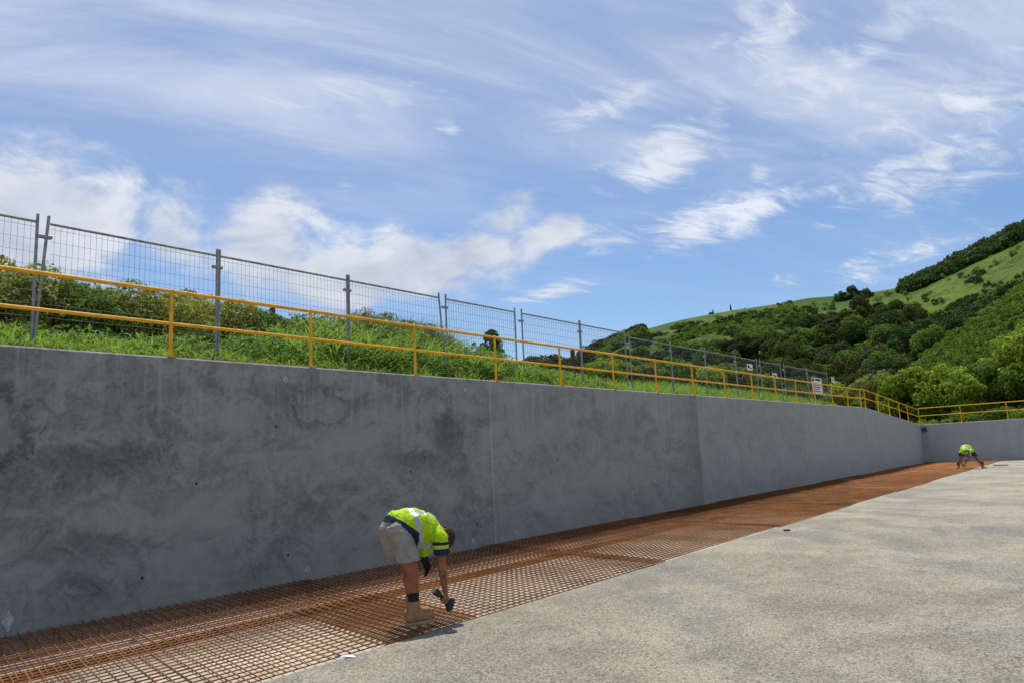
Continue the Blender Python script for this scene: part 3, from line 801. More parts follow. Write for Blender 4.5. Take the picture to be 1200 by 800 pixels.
# palm above the grip
gx = Vector((.77, 0, -.64)).normalized(); gb = Vector((.64, 0, .77)).normalized(); gc = Vector((.285, -.20, .205))
for o_ in (-.026, -.008, .010, .027): b.capsule(Vector((.298, -.205, .262)) + gx * o_ * .45, gc + gx * o_ + gb * .030 + Vector((0, -.010, 0)), .014, .0125, 10)
fingers(b, gc, gx, gb, Vector((0, -1, 0)), .031, .0092, 70, -125, (-.030, -.010, .010, .030), (.88, 1.0, .98, .9))
b.capsule((.300, -.190, .262), gc + gb * .030 + Vector((0, .020, 0)) + gx * .012, .015, .012, 10)
b.capsule(gc + gb * .030 + Vector((0, .020, 0)) + gx * .012, gc + Vector((0, .033, 0)) + gx * .032, .0115, .0095, 10)
# left arm resting across the far knee
b.capsule((.27, .185, .78), (.085, .165, .625), .054, .043)
b.capsule((.085, .165, .625), (.230, .145, .548), .045, .031)
V_, F_ = evaluate(b, M['skin'], .0058, 4)
C_ = V_[F_].mean(1)
ink = (C_[:, 1] < -.15) & (C_[:, 2] > .30) & (C_[:, 2] < .47) & (C_[:, 0] > .2)
body = mesh_np('body', V_, F_, None, w1, smooth=True, mats=[M['skin'], M['ink_skin']])
body.data.polygons.foreach_set('material_index', ink.astype(np.int32))
eyes(w1, *hc[:4])
# hair
hb = MB(); c, crown, back, side, rot = hc
hb.ell(c + crown * .022, (.082, .102, .106), rot); hb.ell(c + crown * .02 + back * .02, (.080, .094, .098), rot)
V_, F_ = evaluate(hb, M['hair'], .008, 2, disp=[(.004, (60, 60, 60))])
D_ = V_[F_].mean(1) - np.array(c)
bk = D_ @ np.array(back); cr = D_ @ np.array(crown)
submesh('hair', V_, F_, (bk > -.02 - .0 * cr) & (cr > -.055) | (cr > .055), M['hair'], w1)
# shirt
b = MB()
b.capsule((-.13, 0, .895), (.02, 0, .895), .148, .155, ys=1.24, seg=20)
b.capsule((.02, 0, .895), (.16, 0, .855), .155, .150, ys=1.28, seg=20)
b.capsule((.16, 0, .855), (.255, 0, .790), .148, .115, ys=1.42, seg=20)
b.capsule((.05, 0, .80), (.16, 0, .685), .13, .090, ys=1.35, seg=20)
b.capsule((.0, 0, .86), (.055, 0, .755), .125, .11, ys=1.35, seg=20)
b.capsule((.16, 0, .70), (.215, 0, .72), .09, .085, ys=1.5, seg=20)
b.capsule((.28, 0, .83), (.315, 0, .80), .074, .070)
for s_ in (-1, 1):
    b.capsule((.245, s_ * .14, .795), (.262, s_ * .19, .765), .080, .074)
if True:
    b.capsule((.262, -.195, .765), (.262, -.218, .655), .074, .070)
    b.capsule((.27, .20, .765), (.20, .20, .70), .082, .072)
V_, F_ = evaluate(b, M['hiviz'], .0065, 5, disp=[(.013, (8, 5, 6)), (.006, (22, 12, 14))])
C_ = V_[F_].mean(1); x, y, z = C_.T
wl = .563 * x + .827 * z
slv = (y < -.165) & (x > .16) & (z < .80) | (y > .165) & (x > .13) & (z < .78)
sd = .80 - z            # distance down the sleeve
cut = (slv & (z < .612)) | (~slv & ((wl < .645) & (x < -.02))) | (z < .592)
neck = (x > .30) & (np.abs(y) < .085) & (z > .72) & (x - z * .9 > -.40)
navy_s = slv & ((z < .672) | ((z < .735) & (z > .705)))
navy_w = (~slv) & (wl < .706) & (x < .03)
t1 = np.abs(np.abs(y) - .105) < .024                                 # braces over the shoulders
brace = t1 & (x > -.02) & (x < .285) & (z > .82) & ~slv
dwaist = x * .90 + z * .10
girth = (np.abs(x - .02 - (.90 - z) * .18) < .026) & ~slv & ~navy_w & (z > .66)
low = (np.abs(z - .715 + (x - .1) * .45) < .022) & (x > .05) & ~slv & (z < .78)
tape = (brace | girth | low) & ~navy_w & ~navy_s & ~slv
keep = ~cut & ~neck
shirt = submesh('shirt', V_, F_, keep & ~tape & ~navy_s & ~navy_w, M['hiviz'], w1)
submesh('reflective_tape', V_, F_, keep & tape, M['tape'], shirt)
submesh('navy_sleeve_band', V_, F_, keep & navy_s & (y < 0), M['navy'], shirt); submesh('navy_sleeve_band', V_, F_, keep & navy_s & (y > 0), M['navy'], shirt)
submesh('navy_hem', V_, F_, keep & navy_w, M['navy'], shirt)
# shorts
b = MB()
b.capsule((-.150, 0, .860), (-.10, 0, .900), .138, .122, ys=1.18, seg=20)
b.capsule((-.168, -.09, .845), (-.065, -.118, .60), .118, .108, seg=20)
b.capsule((-.172, .09, .845), (-.10, .125, .60), .118, .104, seg=20)
b.capsule((-.06, -.118, .60), (-.055, -.118, .50), .112, .115, seg=20)
b.capsule((-.10, .125, .60), (-.09, .125, .50), .106, .110, seg=20)
V_, F_ = evaluate(b, M['short'], .007, 5, disp=[(.007, (6, 6, 14)), (.006, (14, 18, 40))], seed=4)
C_ = V_[F_].mean(1); x, y, z = C_.T
wl = .563 * x + .827 * z
submesh('shorts', V_, F_, (wl < .700) & (z > .585 + .10 * (x + .05)), M['short'], w1)
for ank in (RL[2], LL_[2]):
    sk = MB().capsule(Vector(ank) + Vector((-.006, 0, .20)), Vector(ank) + Vector((-.004, 0, .05)), .060, .052)
    V_, F_ = evaluate(sk, M['sock'], .007, 1); cz = V_[F_].mean(1)[:, 2]
    submesh('sock', V_, F_, cz < .295, M['sock'], w1)
add_boot(w1, RL[2], R(2), 1.08); add_boot(w1, LL_[2], R(6), 1.08)
# dark glove on the far hand
b = MB(); _g = Vector((.05, -.02, 0))
b.capsule(Vector((.165, .167, .557)) + _g, Vector((.195, .165, .540)) + _g, .041, .040)
b.capsule(Vector((.195, .165, .535)) + _g, Vector((.205, .165, .475)) + _g, .032, .036, ys=.8, y0=.145)
for k, (oy, ln) in enumerate(((-.030, .9), (-.010, 1.05), (.010, 1.0), (.029, .82))):
    p = Vector((.208, .165 + oy, .465)) + _g; 
    for dxx, dzz, r_ in ((.004, -.034, .0115), (-.010, -.026, .0105), (-.018, -.016, .0095)):
        q = p + Vector((dxx, 0, dzz)) * ln; b.capsule(p, q, r_ + .0008, r_, 10); p = q
b.capsule(Vector((.215, .135, .515)) + _g, Vector((.226, .125, .475)) + _g, .014, .013, 10); b.capsule(Vector((.226, .125, .475)) + _g, Vector((.216, .128, .445)) + _g, .0125, .0105, 10)
V_, F_ = evaluate(b, M['glove'], .005, 3); mesh_np('glove', V_, F_, M['glove'], w1, smooth=True)
# tying tool, held in the right hand
tl_ = empty('tying_tool', tuple(Vector(W1)), R(71), label='dark cordless bar tying tool held in the near worker\'s right hand', cat='power tool'); tl_.scale = (.91, .91, 1)
ga = gc - gx * .085; gbp = gc + gx * .060
b = MB().capsule(gc - gx * .07, gc + gx * .05, .0205, .0215, 16); V_, F_ = evaluate(b, M['tool'], .004, 2); mesh_np('grip', V_, F_, M['black'], tl_, smooth=True)
rotm = Matrix((gx, Vector((0, 1, 0)), gb)).transposed()
bt = MB().box(gc - gx * .107, (.075, .070, .060), .010, rotm).build('battery', M['tool'], tl_)
MB().box(gc - gx * .146, (.006, .052, .042), .002, rotm).build('battery_cap', M['toolg'], bt)
b = MB(); hc2 = gc + gx * .085
b.capsule(hc2 - gb * .022, hc2 + gb * .030, .036, .034, 16); b.capsule(hc2 - gb * .02, hc2 - gb * .045 + gx * .01, .034, .024, 16)
b.capsule(hc2 + gx * .01, hc2 + gx * .030 - gb * .028, .034, .020, 16)
V_, F_ = evaluate(b, M['tool'], .005, 3); mesh_np('housing', V_, F_, M['tool'], tl_, smooth=True)
nz = hc2 + gx * .028 - gb * .030
MB().tube([nz, nz + Vector((.012, 0, -.045))], [.013, .007], 12).build('nose', M['steel'], tl_)
MB().box(gc + gx * .040 - gb * .030, (.012, .010, .030), .003, rotm).build('trigger', M['black'], tl_)

# worker two, far away, stooping towards the camera
W2 = (-5.22, 38.2, 0)
w2 = empty('person', W2, R(-82), label='small distant worker in hi vis shirt and blue cap bent over the far mesh', cat='person')
b = MB()
R2 = [(-.20, -.10, .84), (-.06, -.30, .46), (-.10, -.42, .10)]
L2 = [(-.20, .10, .84), (-.04, .30, .46), (-.02, .50, .10)]
for hip, knee, ank in (R2, L2):
    b.capsule(hip, knee, .094, .062); h = Vector(knee); a = Vector(ank)
    b.capsule(h, h + (a - h) * .3, .060, .064); b.capsule(h + (a - h) * .3, a, .062, .042)
b.capsule((-.20, 0, .87), (.08, -.02, .90), .14, .14, ys=1.15)
b.capsule((.08, -.02, .90), (.24, -.03, .80), .14, .12, ys=1.35)
b.capsule((.26, -.20, .78), (.26, .15, .78), .062, .062)
b.capsule((.28, -.03, .78), (.34, -.03, .70), .06, .055)
hc = head_parts(b, (.36, -.03, .655), (.45, 0, -.89), (.89, 0, .45))
b.capsule((.26, -.21, .77), (.27, -.33, .50), .055, .041); b.capsule((.27, -.33, .50), (.24, -.26, .24), .042, .029)
b.capsule((.26, .16, .77), (.33, .06, .50), .055, .041); b.capsule((.33, .06, .50), (.27, -.17, .25), .042, .029)
for cy in (-.26, -.17):
    cc = Vector((.25, cy, .20)); b.capsule((.255, cy, .24), cc, .028, .032, ys=.8, y0=cy)
    for k, oy in enumerate((-.027, -.009, .009, .026)):
        p = cc + Vector((.005, oy, -.02)); q = p + Vector((.005, 0, -.05 + .006 * abs(k - 1))); b.capsule(p, q, .0105, .0095, 8); b.capsule(q, q + Vector((-.018, 0, -.026)), .0095, .0085, 8)
    p = cc + Vector((.02, .03 if cy < -.2 else -.03, .0)); b.capsule(cc, p, .014, .012, 8); b.capsule(p, p + Vector((.005, 0, -.04)), .012, .010, 8)
V_, F_ = evaluate(b, M['skin'], .009, 3); mesh_np('body', V_, F_, M['skin'], w2, smooth=True)
eyes(w2, *hc[:4])
c, crown, back, side, rot = hc
hb = MB(); hb.ell(c + crown * .026, (.084, .104, .108), rot); V_, F_ = evaluate(hb, M['blue'], .009, 2); D_ = V_[F_].mean(1) - np.array(c)
cap = submesh('cap', V_, F_, (D_ @ np.array(crown) > .01), M['blue'], w2)
MB().box(c - back * .125 + crown * .03, (.12, .085, .008), .003, rot).build('cap_peak', M['blue'], cap)
b = MB()
b.capsule((-.14, -.01, .90), (.08, -.02, .90), .150, .158, ys=1.25, seg=20); b.capsule((.08, -.02, .90), (.24, -.03, .79), .155, .125, ys=1.5, seg=20)
b.capsule((.10, -.02, .80), (.20, -.03, .73), .12, .10, ys=1.5, seg=20)
b.capsule((.25, -.2, .79), (.27, -.29, .63), .09, .075); b.capsule((.25, .15, .79), (.31, .11, .63), .09, .075)
V_, F_ = evaluate(b, M['hiviz'], .010, 4, disp=[(.012, (9, 6, 9))]); C_ = V_[F_].mean(1); x, y, z = C_.T
slv = ((y < -.21) | (y > .125)) & (z < .72) & (x > .12)
nk = (x > .30) & (np.abs(y + .03) < .08) & (z < .82)
girth = (np.abs(x - .03) < .028) & (z > .7); br = (np.abs(np.abs(y + .02) - .11) < .026) & (z > .80) & (x > -.02)
keep = ~nk & ~(slv & (z < .595)) & (x > -.22)
tape = (girth | br) & ~slv
s2 = submesh('shirt', V_, F_, keep & ~slv & ~tape, M['hiviz'], w2); submesh('navy_sleeve', V_, F_, keep & slv, M['navy'], s2); submesh('reflective_tape', V_, F_, keep & tape, M['tape'], s2)
b = MB(); b.capsule((-.21, 0, .84), (-.15, 0, .89), .15, .14, ys=1.15, seg=20)
for s_ in (-1, 1): b.capsule((-.21, s_ * .09, .83), (-.10, s_ * .26, .56), .115, .095, seg=18)
V_, F_ = evaluate(b, M['dark'], .010, 3); C_ = V_[F_].mean(1)
submesh('shorts', V_, F_, C_[:, 2] > .52, M['dark'], w2)
for ank in (R2[2], L2[2]):
    sk = MB().capsule(Vector(ank) + Vector((.0, 0, .16)), Vector(ank), .050, .048).build('sock', M['sock'], w2, True)
add_boot(w2, R2[2], R(-25)); add_boot(w2, L2[2], R(30))
# ---------------------------------------------------------------- bank behind the long wall
xs = np.concatenate([np.arange(-45, -16, 1.5), np.arange(-16, -9.06, .35), [-9.055]])
ysb = np.arange(-14, 62, .8)
nzv = np.vectorize(lambda x, y: mnoise.noise(Vector((x * .8, y * .8, 0))))
sheet('grass_bank', xs, ysb, lambda X, Y: gz(X, Y) + .07 * nzv(X, Y), M['soil'])

def leaf_quads(C, N, size, rng, asp=.55, bend=.0):
    """rhombus leaves, centres C, normals N"""
    n = len(C); N = N / np.maximum(np.linalg.norm(N, axis=1, keepdims=True), 1e-6)
    rv = rng.normal(size=(n, 3)); T = np.cross(N, rv); T /= np.maximum(np.linalg.norm(T, axis=1, keepdims=True), 1e-6); B = np.cross(N, T)
    s = size * rng.uniform(.6, 1.35, (n, 1))
    V = np.stack([C - T * s, C + B * s * asp + N * s * .12, C + T * s, C - B * s * asp + N * s * .12], 1).reshape(-1, 3)
    return V, np.arange(4 * n).reshape(-1, 4)
def crown_np(seed, rad, nlobe, nleaf, size, lobe=(.26, .45), top=.0, shell=.8, fill=.15, asp=.55, cone=0.0):
    rng = np.random.default_rng(seed); rad = np.array(rad)
    L = []; 
    while len(L) < nlobe:
        v = rng.normal(size=3); v /= np.linalg.norm(v); rr_ = rng.uniform(.45, 1.0) ** .5
        p = v * rr_ * .78
        if p[2] < -.62: continue
        if cone: p[:2] *= 1 - cone * (p[2] + .8) / 1.6
        L.append(p)
    L = np.array(L); lr = rng.uniform(*lobe, nlobe)
    if cone: lr *= 1 - cone * .6 * (L[:, 2] + .8) / 1.6
    k = rng.integers(0, nlobe, nleaf * 2); v = rng.normal(size=(nleaf * 2, 3)); v[:, 2] += .25; v /= np.linalg.norm(v, axis=1, keepdims=True)
    rad_ = lr[k] * rng.uniform(shell, 1.08, nleaf * 2); inner = rng.random(nleaf * 2) < fill; rad_[inner] *= rng.uniform(.3, .9, inner.sum())
    p = L[k] + v * rad_[:, None]
    dmin = np.full(len(p), 9.); 
    for c_, r_ in zip(L, lr): dmin = np.minimum(dmin, np.linalg.norm(p - c_, axis=1) / r_)
    ok = (dmin > .72) | inner; p = p[ok][:nleaf]; v = v[ok][:nleaf]
    N = v + rng.normal(size=v.shape) * .45; 
    return leaf_quads(p * rad, N, size, rng, asp)
def crown_mesh(name, mat, **kw):
    V, F = crown_np(**kw); o = mesh_np(name, V, F, mat); me = o.data; bpy.data.objects.remove(o); return me
def trunk_mesh(h, r, seed, spread):
    rr_ = random.Random(seed); m_ = MB()
    m_.tube([(0, 0, -.5), (.03 * h, 0, h * .35), (0, .02 * h, h * .7), (.02, 0, h)], [r, r * .8, r * .55, r * .2], 8)
    for k in range(5):
        a = k * 1.256 + rr_.uniform(-.4, .4); z0 = h * rr_.uniform(.3, .6)
        e_ = Vector((math.cos(a) * spread, math.sin(a) * spread, h * rr_.uniform(.75, 1.05)))
        m_.tube([(0, 0, z0), (e_.x * .5, e_.y * .5, (z0 + e_.z) * .55), e_], [r * .5, r * .33, r * .1], 6)
    return m_.mesh('trunk', M['bark'])
def plant(name, loc, crown_me, trunk_me, label, cat, group=None, sc=1.0, sz=1.0, rz=0.0, parts=True):
    if not parts:
        o = link(name, crown_me); o.location = loc; o.scale = (sc, sc, sc * sz); o.rotation_euler = (0, 0, rz); return tag(o, label, cat, group)
    e = empty(name, loc, rz, label=label, cat=cat, group=group)
    c_ = link('crown', crown_me, e); c_.scale = (sc, sc, sc * sz)
    t_ = link('trunk', trunk_me, e); t_.scale = (sc, sc, sc * sz)
    return e
def lift(me, dz_):
    n = len(me.vertices); V = np.empty(n * 3, dtype=np.float32); me.vertices.foreach_get('co', V); V[2::3] += dz_; me.vertices.foreach_set('co', V); me.update(); return me

rp = random.Random(11)
# hedge bushes behind the near fence (origin at the ground)
hedge = [lift(crown_mesh('crown', M['hedge'], seed=20 + i, rad=(.85, .95, .80), nlobe=60, nleaf=9500, size=.040, lobe=(.20, .36), shell=.85, fill=.2, asp=.5), .66) for i in range(3)]
hedge_d = [lift(crown_mesh('crown', M['leaf_mid'], seed=30 + i, rad=(.8, .9, .75), nlobe=60, nleaf=8000, size=.042, lobe=(.20, .36), shell=.85, fill=.2, asp=.5), .58) for i in range(2)]
tr_small = trunk_mesh(.9, .04, 3, .45)
hl = [(-11.5, .1, .84), (-11.6, 1.3, .84), (-11.7, 2.4, .90), (-11.7, 3.5, .84), (-11.6, 4.4, .74), (-11.8, 5.2, .80), (-11.6, 5.9, .74), (-11.8, 6.75, .84), (-11.7, 7.5, .78), (-11.9, 8.2, .62), (-12.2, 8.8, .52)]
hlab = ['leafy hedge bush beyond the left edge of the photo', 'leafy hedge bush at the left edge, partly out of view', 'tall hedge bush at far left whose top pokes above the yellow rail', 'olive hedge bush behind the pair of leaning posts', 'lower hedge bush just right of the leaning posts', 'olive hedge bush between the leaning posts and the first yellow post',
        'reddish tipped hedge bush left of the nearest visible yellow post', 'hedge bush with a raised top behind the nearest visible yellow post', 'hedge bush behind the single grey post', 'smaller bush at the right end of the hedge by the dark stump', 'lowest bush ending the hedge row']
for i, (x, y, s) in enumerate(hl):
    plant('hedge_bush', (x, y, float(gz(x, y)) - .15), hedge[i % 3] if i % 4 else hedge_d[i // 4 % 2], tr_small, hlab[i], 'bush', 'hedge bushes behind the near fence', s, 1.0, rp.uniform(0, 6))
for i, (x, y, s) in enumerate([(-13.2, 1.0, .92), (-13.3, 3.0, .90), (-13.4, 5.0, .82), (-13.3, 6.7, .82), (-13.1, 8.0, .72)]):
    plant('hedge_bush', (x, y, float(gz(x, y)) - .1), hedge_d[i % 2], tr_small, ['leftmost dark bush of the back row behind the hedge, out of view', 'dark back row bush behind the leaning fence posts', 'dark back row bush left of the nearest visible yellow post', 'dark back row bush right of the nearest visible yellow post', 'dark back row bush at the right end, near the stump'][i], 'bush', 'dark back row of the hedge', s, 1.0, rp.uniform(0, 6))

# blades of grass: one object
def blades(name, pts, h, wd, mat, rng, lean=.5, seg=3, **kw):
    n = len(pts); h = h[:, None]; a = rng.uniform(0, 2 * np.pi, n); D = np.stack([np.cos(a), np.sin(a), 0 * a], 1); Sd = np.stack([-np.sin(a), np.cos(a), 0 * a], 1)
    ln = rng.uniform(.2, 1.0, (n, 1)) * lean; Vs = []
    for k in range(seg + 1):
        t_ = k / seg; c_ = pts + D * (h * ln * t_ ** 1.8) + np.array([0, 0, 1]) * (h * (t_ - .30 * ln * t_ ** 2.5)); wk = wd[:, None] * (1 - t_) ** .6 * .5 if k < seg else wd[:, None] * .02
        Vs += [c_ - Sd * wk, c_ + Sd * wk]
    V = np.stack(Vs, 1).reshape(-1, 3); st = 2 * (seg + 1); base = np.arange(n)[:, None] * st
    F = np.concatenate([base + np.array([[2 * k, 2 * k + 1, 2 * k + 3, 2 * k + 2]]) for k in range(seg)], 0)
    return mesh_np(name, V, F, mat, **kw)
rng = np.random.default_rng(7)
def clumped(n, x0, x1, y0, y1, nc, sg):
    cx = rng.uniform(x0, x1, nc); cy = rng.uniform(y0, y1, nc); k = rng.integers(0, nc, n)
    X = np.clip(cx[k] + rng.normal(0, sg, n), x0 - .2, x1); Y = cy[k] + rng.normal(0, sg, n); return X, Y, k
def ghf(x, y):      # height of the growth
    a = np.interp(y, [-5, 3, 6, 7, 8.5, 11.5, 13, 14.2, 18, 30, 48], [.28, .28, .32, .60, .80, .74, .5, .30, .28, .38, .4])
    return a * np.clip((-9.15 - x) / .9, .25, 1)
X, Y, K = clumped(50000, -13.2, -9.42, -1.5, 16.5, 620, .12)
ck = rng.uniform(.35, 1.30, 620)
mk = ~((Y < 7.2) & (X < -11.0)) & (rng.random(len(X)) < np.interp(Y, [6.5, 7.5, 12.5, 13.5], [1, .55, .55, 1])); X, Y, K = X[mk], Y[mk], K[mk]
Z = gz(X, Y); H = ghf(X, Y) * ck[K] * rng.uniform(.55, 1.15, len(X))
tag(blades('long_grass', np.stack([X, Y, Z - .02], 1), H, rng.uniform(.018, .046, len(X)), M['grass'], rng, 1.9), kind='stuff', label='long bright green grass along the top of the wall', cat='grass')
X, Y, K = clumped(26000, -15, -9.25, 16, 47, 500, .4)
Z = gz(X, Y); H = ghf(X, Y) * rng.uniform(.5, 1.2, len(X))
tag(blades('grass', np.stack([X, Y, Z - .02], 1), H, rng.uniform(.02, .045, len(X)), M['grass'], rng, 1.3, 2), kind='stuff', label='rough green grass on the farther bank behind the fence', cat='grass')
X, Y, K = clumped(7000, -9.55, -9.08, 1, 36, 260, .09)
Z = gz(X, Y); H = rng.uniform(.03, .13, len(X))
tag(blades('dry_grass', np.stack([X, Y, Z - .01], 1), H, rng.uniform(.008, .016, len(X)), M['grass_dry'], rng, 1.8, 2), kind='stuff', label='dry straw lying along the back of the wall top', cat='grass')

X, Y, K = clumped(3600, -9.40, -9.14, -1, 34, 150, .10)
Z = gz(X, Y); H = rng.uniform(.06, .24, len(X))
tag(blades('edge_grass', np.stack([X, Y, Z - .01], 1), H, rng.uniform(.010, .022, len(X)), M['grass'], rng, 2.0, 3), kind='stuff', label='loose tufts of grass flopping over the back edge of the wall', cat='grass')
# broad leaved ground cover over the bank
X, Y, K = clumped(46000, -12.9, -9.45, -1.5, 16.2, 420, .14)
keepm = (rng.random(len(X)) < np.interp(Y, [-2, 5.5, 6.8, 13, 14.5, 16], [.4, .4, 1, 1, .6, .6])) & ~((Y < 7.2) & (X < -11.0)); X, Y, K = X[keepm], Y[keepm], K[keepm]
cc_ = rng.uniform(.45, 1.2, 420)
Hc = ghf(X, Y) * cc_[K] * rng.uniform(.1, 1.0, len(X)) ** .6
Vc, Fc = leaf_quads(np.stack([X, Y, gz(X, Y) + Hc], 1), rng.normal(size=(len(X), 3)) * .8 + np.array([.35, -.2, .75]), .048, rng, .40)
tag(mesh_np('leafy_ground_cover', Vc, Fc, M['cover']), kind='stuff', label='bright broad leaved plants mixed through the grass on the bank', cat='ground cover')

# big tussock and other bank plants
def tussock_me(seed, r, h, n, mat):
    rg = np.random.default_rng(seed); a = rg.uniform(0, 6.283, n); rr_ = rg.uniform(0, 1, n) ** .5 * r
    P_ = np.stack([np.cos(a) * rr_, np.sin(a) * rr_ * 1.3, 0 * a], 1); Hh = h * rg.uniform(.6, 1.1, n) * (1 - .45 * (rr_ / r) ** 2)
    o = blades('t', P_, Hh, rg.uniform(.008, .018, n), mat, rg, 1.1); me = o.data; bpy.data.objects.remove(o); return me
tm = tussock_me(1, .75, 1.15, 5200, M['tussock'])
for (x, y, s, sz, lb) in [(-12.6, 10.55, 1.25, .98, 'broad olive tussock behind the fence, left half of the tall clump'), (-12.7, 11.75, 1.3, 1.0, 'broad olive tussock behind the fence, right half of the tall clump'), (-12.6, 12.9, .95, .80, 'lower tussock to the right of the tall clump, beside a dark stump'), (-12.4, 13.8, .8, .75, 'small tussock right of the dark stump')]:
    o = link('tussock', tm); o.location = (x, y, float(gz(x, y)) - .15); o.scale = (s, s, s * sz * .9); o.rotation_euler = (0, 0, rp.uniform(0, 6)); tag(o, lb, 'grass tussock', 'tussocks behind the fence')
for (x, y, zt_, r, lb) in [(-12.3, 8.02, 4.52, .055, 'dark timber stump at the right end of the hedge'), (-12.3, 12.28, 4.53, .06, 'dark timber stump between the tussocks'), (-12.3, 18.2, 4.53, .07, 'dark timber stump before the grassy slope, farthest of the stumps')]:
    g = float(gz(x, y)); o = MB().tube([(0, 0, -.3), (.01, 0, (zt_ - g) * .5), (0, .01, zt_ - g)], [r * 1.08, r, r * .96], 10).build('timber_stump', M['timber']); o.location = (x, y, g); tag(o, lb, 'stump')
fea = [lift(crown_mesh('crown', m_, seed=80 + i, rad=(.85, .95, .72), nlobe=60, nleaf=8000, size=.040, lobe=(.18, .34), shell=.85, fill=.2, asp=.28), .6) for i, m_ in enumerate([M['leaf_olive'], M['leaf_mid']])]
for i, (x, y, s, k, lb) in enumerate([(-12.4, 9.7, .86, 0, 'rounded olive bush rising left of the grey post behind the fence'), (-12.5, 10.7, .98, 0, 'tallest rounded feathery bush behind the fence, right of the grey post'), (-12.5, 11.7, .92, 1, 'green feathery bush behind the upper yellow rail, left of the middle stump'), (-12.6, 12.9, .72, 0, 'lower olive bush right of the middle stump, behind the splayed posts'), (-12.3, 13.9, .50, 1, 'small green bush left of the lone conifer and right of the splayed posts')]):
    plant('bush', (x, y, float(gz(x, y)) - .12), fea[k], tr_small, lb, 'bush', None, s, 1.0, i * 1.3)
con_me = lift(crown_mesh('crown', M['leaf_dark'], seed=50, rad=(.62, .62, .95), nlobe=40, nleaf=5200, size=.042, lobe=(.18, .34), asp=.35, cone=.75), .75)
plant('conifer', (-14, 16.45, float(gz(-14, 16.45))), con_me, tr_small, 'small dark conical conifer standing alone behind the fence against the sky', 'tree', None, 1.12, .85)
br_me = [lift(crown_mesh('crown', m_, seed=60 + i, rad=(.9, .9, .55), nlobe=30, nleaf=2800, size=.06, lobe=(.16, .34)), .40) for i, m_ in enumerate([M['leaf_brown'], M['leaf_olive'], M['leaf_bright'], M['leaf_mid'], M['leaf_brown']])]
bs = [(-13.6, 18.6, 0, .95, 'bronze brown bush right of the lone conifer'), (-13.9, 20.0, 4, .9, 'low bronze bush on the bank left of the last stump'), (-13.2, 21.5, 1, .8, 'low olive bush behind the last stump'),
      (-14.6, 18.0, 4, .8, 'bronze bush half hidden beside the conifer'), (-12.9, 15.2, 3, .45, 'small green bush left of the lone conifer')]
for x, y, k, s, lb in bs: plant('bush', (x, y, float(gz(x, y)) - .05), br_me[k], tr_small, lb, 'bush', None, s, 1.0, rp.uniform(0, 6))
for i in range(64):
    y = 20.5 + i * .52 + rp.uniform(-.5, .5); x = -12.3 - rp.random() ** 1.2 * (3.5 + (y - 20) * .25); k = rp.choice([1, 2, 2, 3, 2, 3])
    s = rp.uniform(.85, 1.35) * (1 + (y - 20) * .014) * (.75 if y < 24 else 1); s *= .7 + .3 * min(1, (-11 - x) / 2.5)
    plant('scrub_bush', (x, y, float(gz(x, y)) - .08), br_me[k], tr_small, ['', 'olive scrub bush on the bank behind the far part of the fence', 'yellow green scrub bush on the bank behind the far part of the fence', 'mid green scrub bush on the bank behind the far part of the fence'][k], 'bush', ['', 'olive scrub behind the fence', 'yellow green scrub behind the fence', 'mid green scrub behind the fence'][k], s, 1.05, rp.uniform(0, 6), parts=(i % 1 == 0))

# ---------------------------------------------------------------- hills
AZ = np.array([-100, -60, -45, -36, -32.5, -30.5, -29, -25.5, -21.7, -18.9, -16.2, -13.4, -10.4, -9.2, -8, -7, -5, -3, 0, 6, 15, 30, 60, 90.])
RG = np.array([50, 62, 78, 92, 110, 128, 150, 180, 205, 230, 260, 300, 380, 520.])
def col(vals): return np.interp(AZ, *zip(*vals))
EL = {}
zt = lambda r, z: [(a, math.degrees(math.atan2(z_ - 1.55, r))) for a, z_ in z]
EL[50] = col(zt(50, [(-100, -.5), (-36, -.5), (-16, .8), (-10, 1.4), (0, 1.6), (60, 1.6)]))
EL[62] = col(zt(62, [(-100, -1), (-36, -1), (-20, 0), (-12, 1.8), (-6, 2.6), (0, 3.2), (60, 3)]))
EL[78] = col(zt(78, [(-100, -1), (-36, -1), (-20, 0), (-13, 2.4), (-8, 5.0), (-4, 7.2), (0, 8.5), (60, 7)]))
EL[92] = col([(-100, -1), (-36, -1), (-22, 0), (-16, .6), (-13, 1.7), (-10, 3.4), (-8, 4.7), (-6, 6.1), (-4, 7.4), (-2, 8.4), (2, 9.4), (10, 10), (60, 5)])
EL[110] = col([(-100, -1), (-36, -.8), (-22, .4), (-16, 1.2), (-13, 2.3), (-10, 4.3), (-9, 5.1), (-7.5, 6.3), (-6, 7.2), (-3.5, 8.6), (-2, 9.4), (2, 10.6), (10, 11.5), (60, 6)])
EL[128] = col([(-100, -1), (-36, 0), (-22, .9), (-16, 1.6), (-13, 2.1), (-10, 3.3), (-7.5, 5.2), (-5, 6.6), (-3, 7.8), (2, 9.4), (10, 10.5), (60, 6)])
EL[150] = col([(-100, -1), (-36, 1.2), (-30, 2.0), (-22, 2.2), (-16, 2.6), (-13, 3.0), (-10, 4.0), (-7.5, 5.6), (-5, 6.6), (-3, 7.8), (2, 9.4), (10, 10.5), (60, 6)])
EL[180] = col([(-100, -1), (-45, 1), (-36, 3.0), (-32, 4.6), (-28, 5.2), (-20, 5.6), (-13, 6.1), (-10, 6.6), (-7.5, 7.4), (-5, 8.3), (-3, 9.0), (2, 10.4), (10, 11.5), (60, 7)])
EL[205] = col([(-100, -1), (-45, 1.6), (-36, 3.8), (-32, 6.2), (-28, 7.0), (-20, 7.5), (-13, 7.7), (-10, 8.1), (-7.5, 8.7), (-5, 9.4), (-3, 10.1), (2, 11.6), (10, 12.5), (60, 8)])
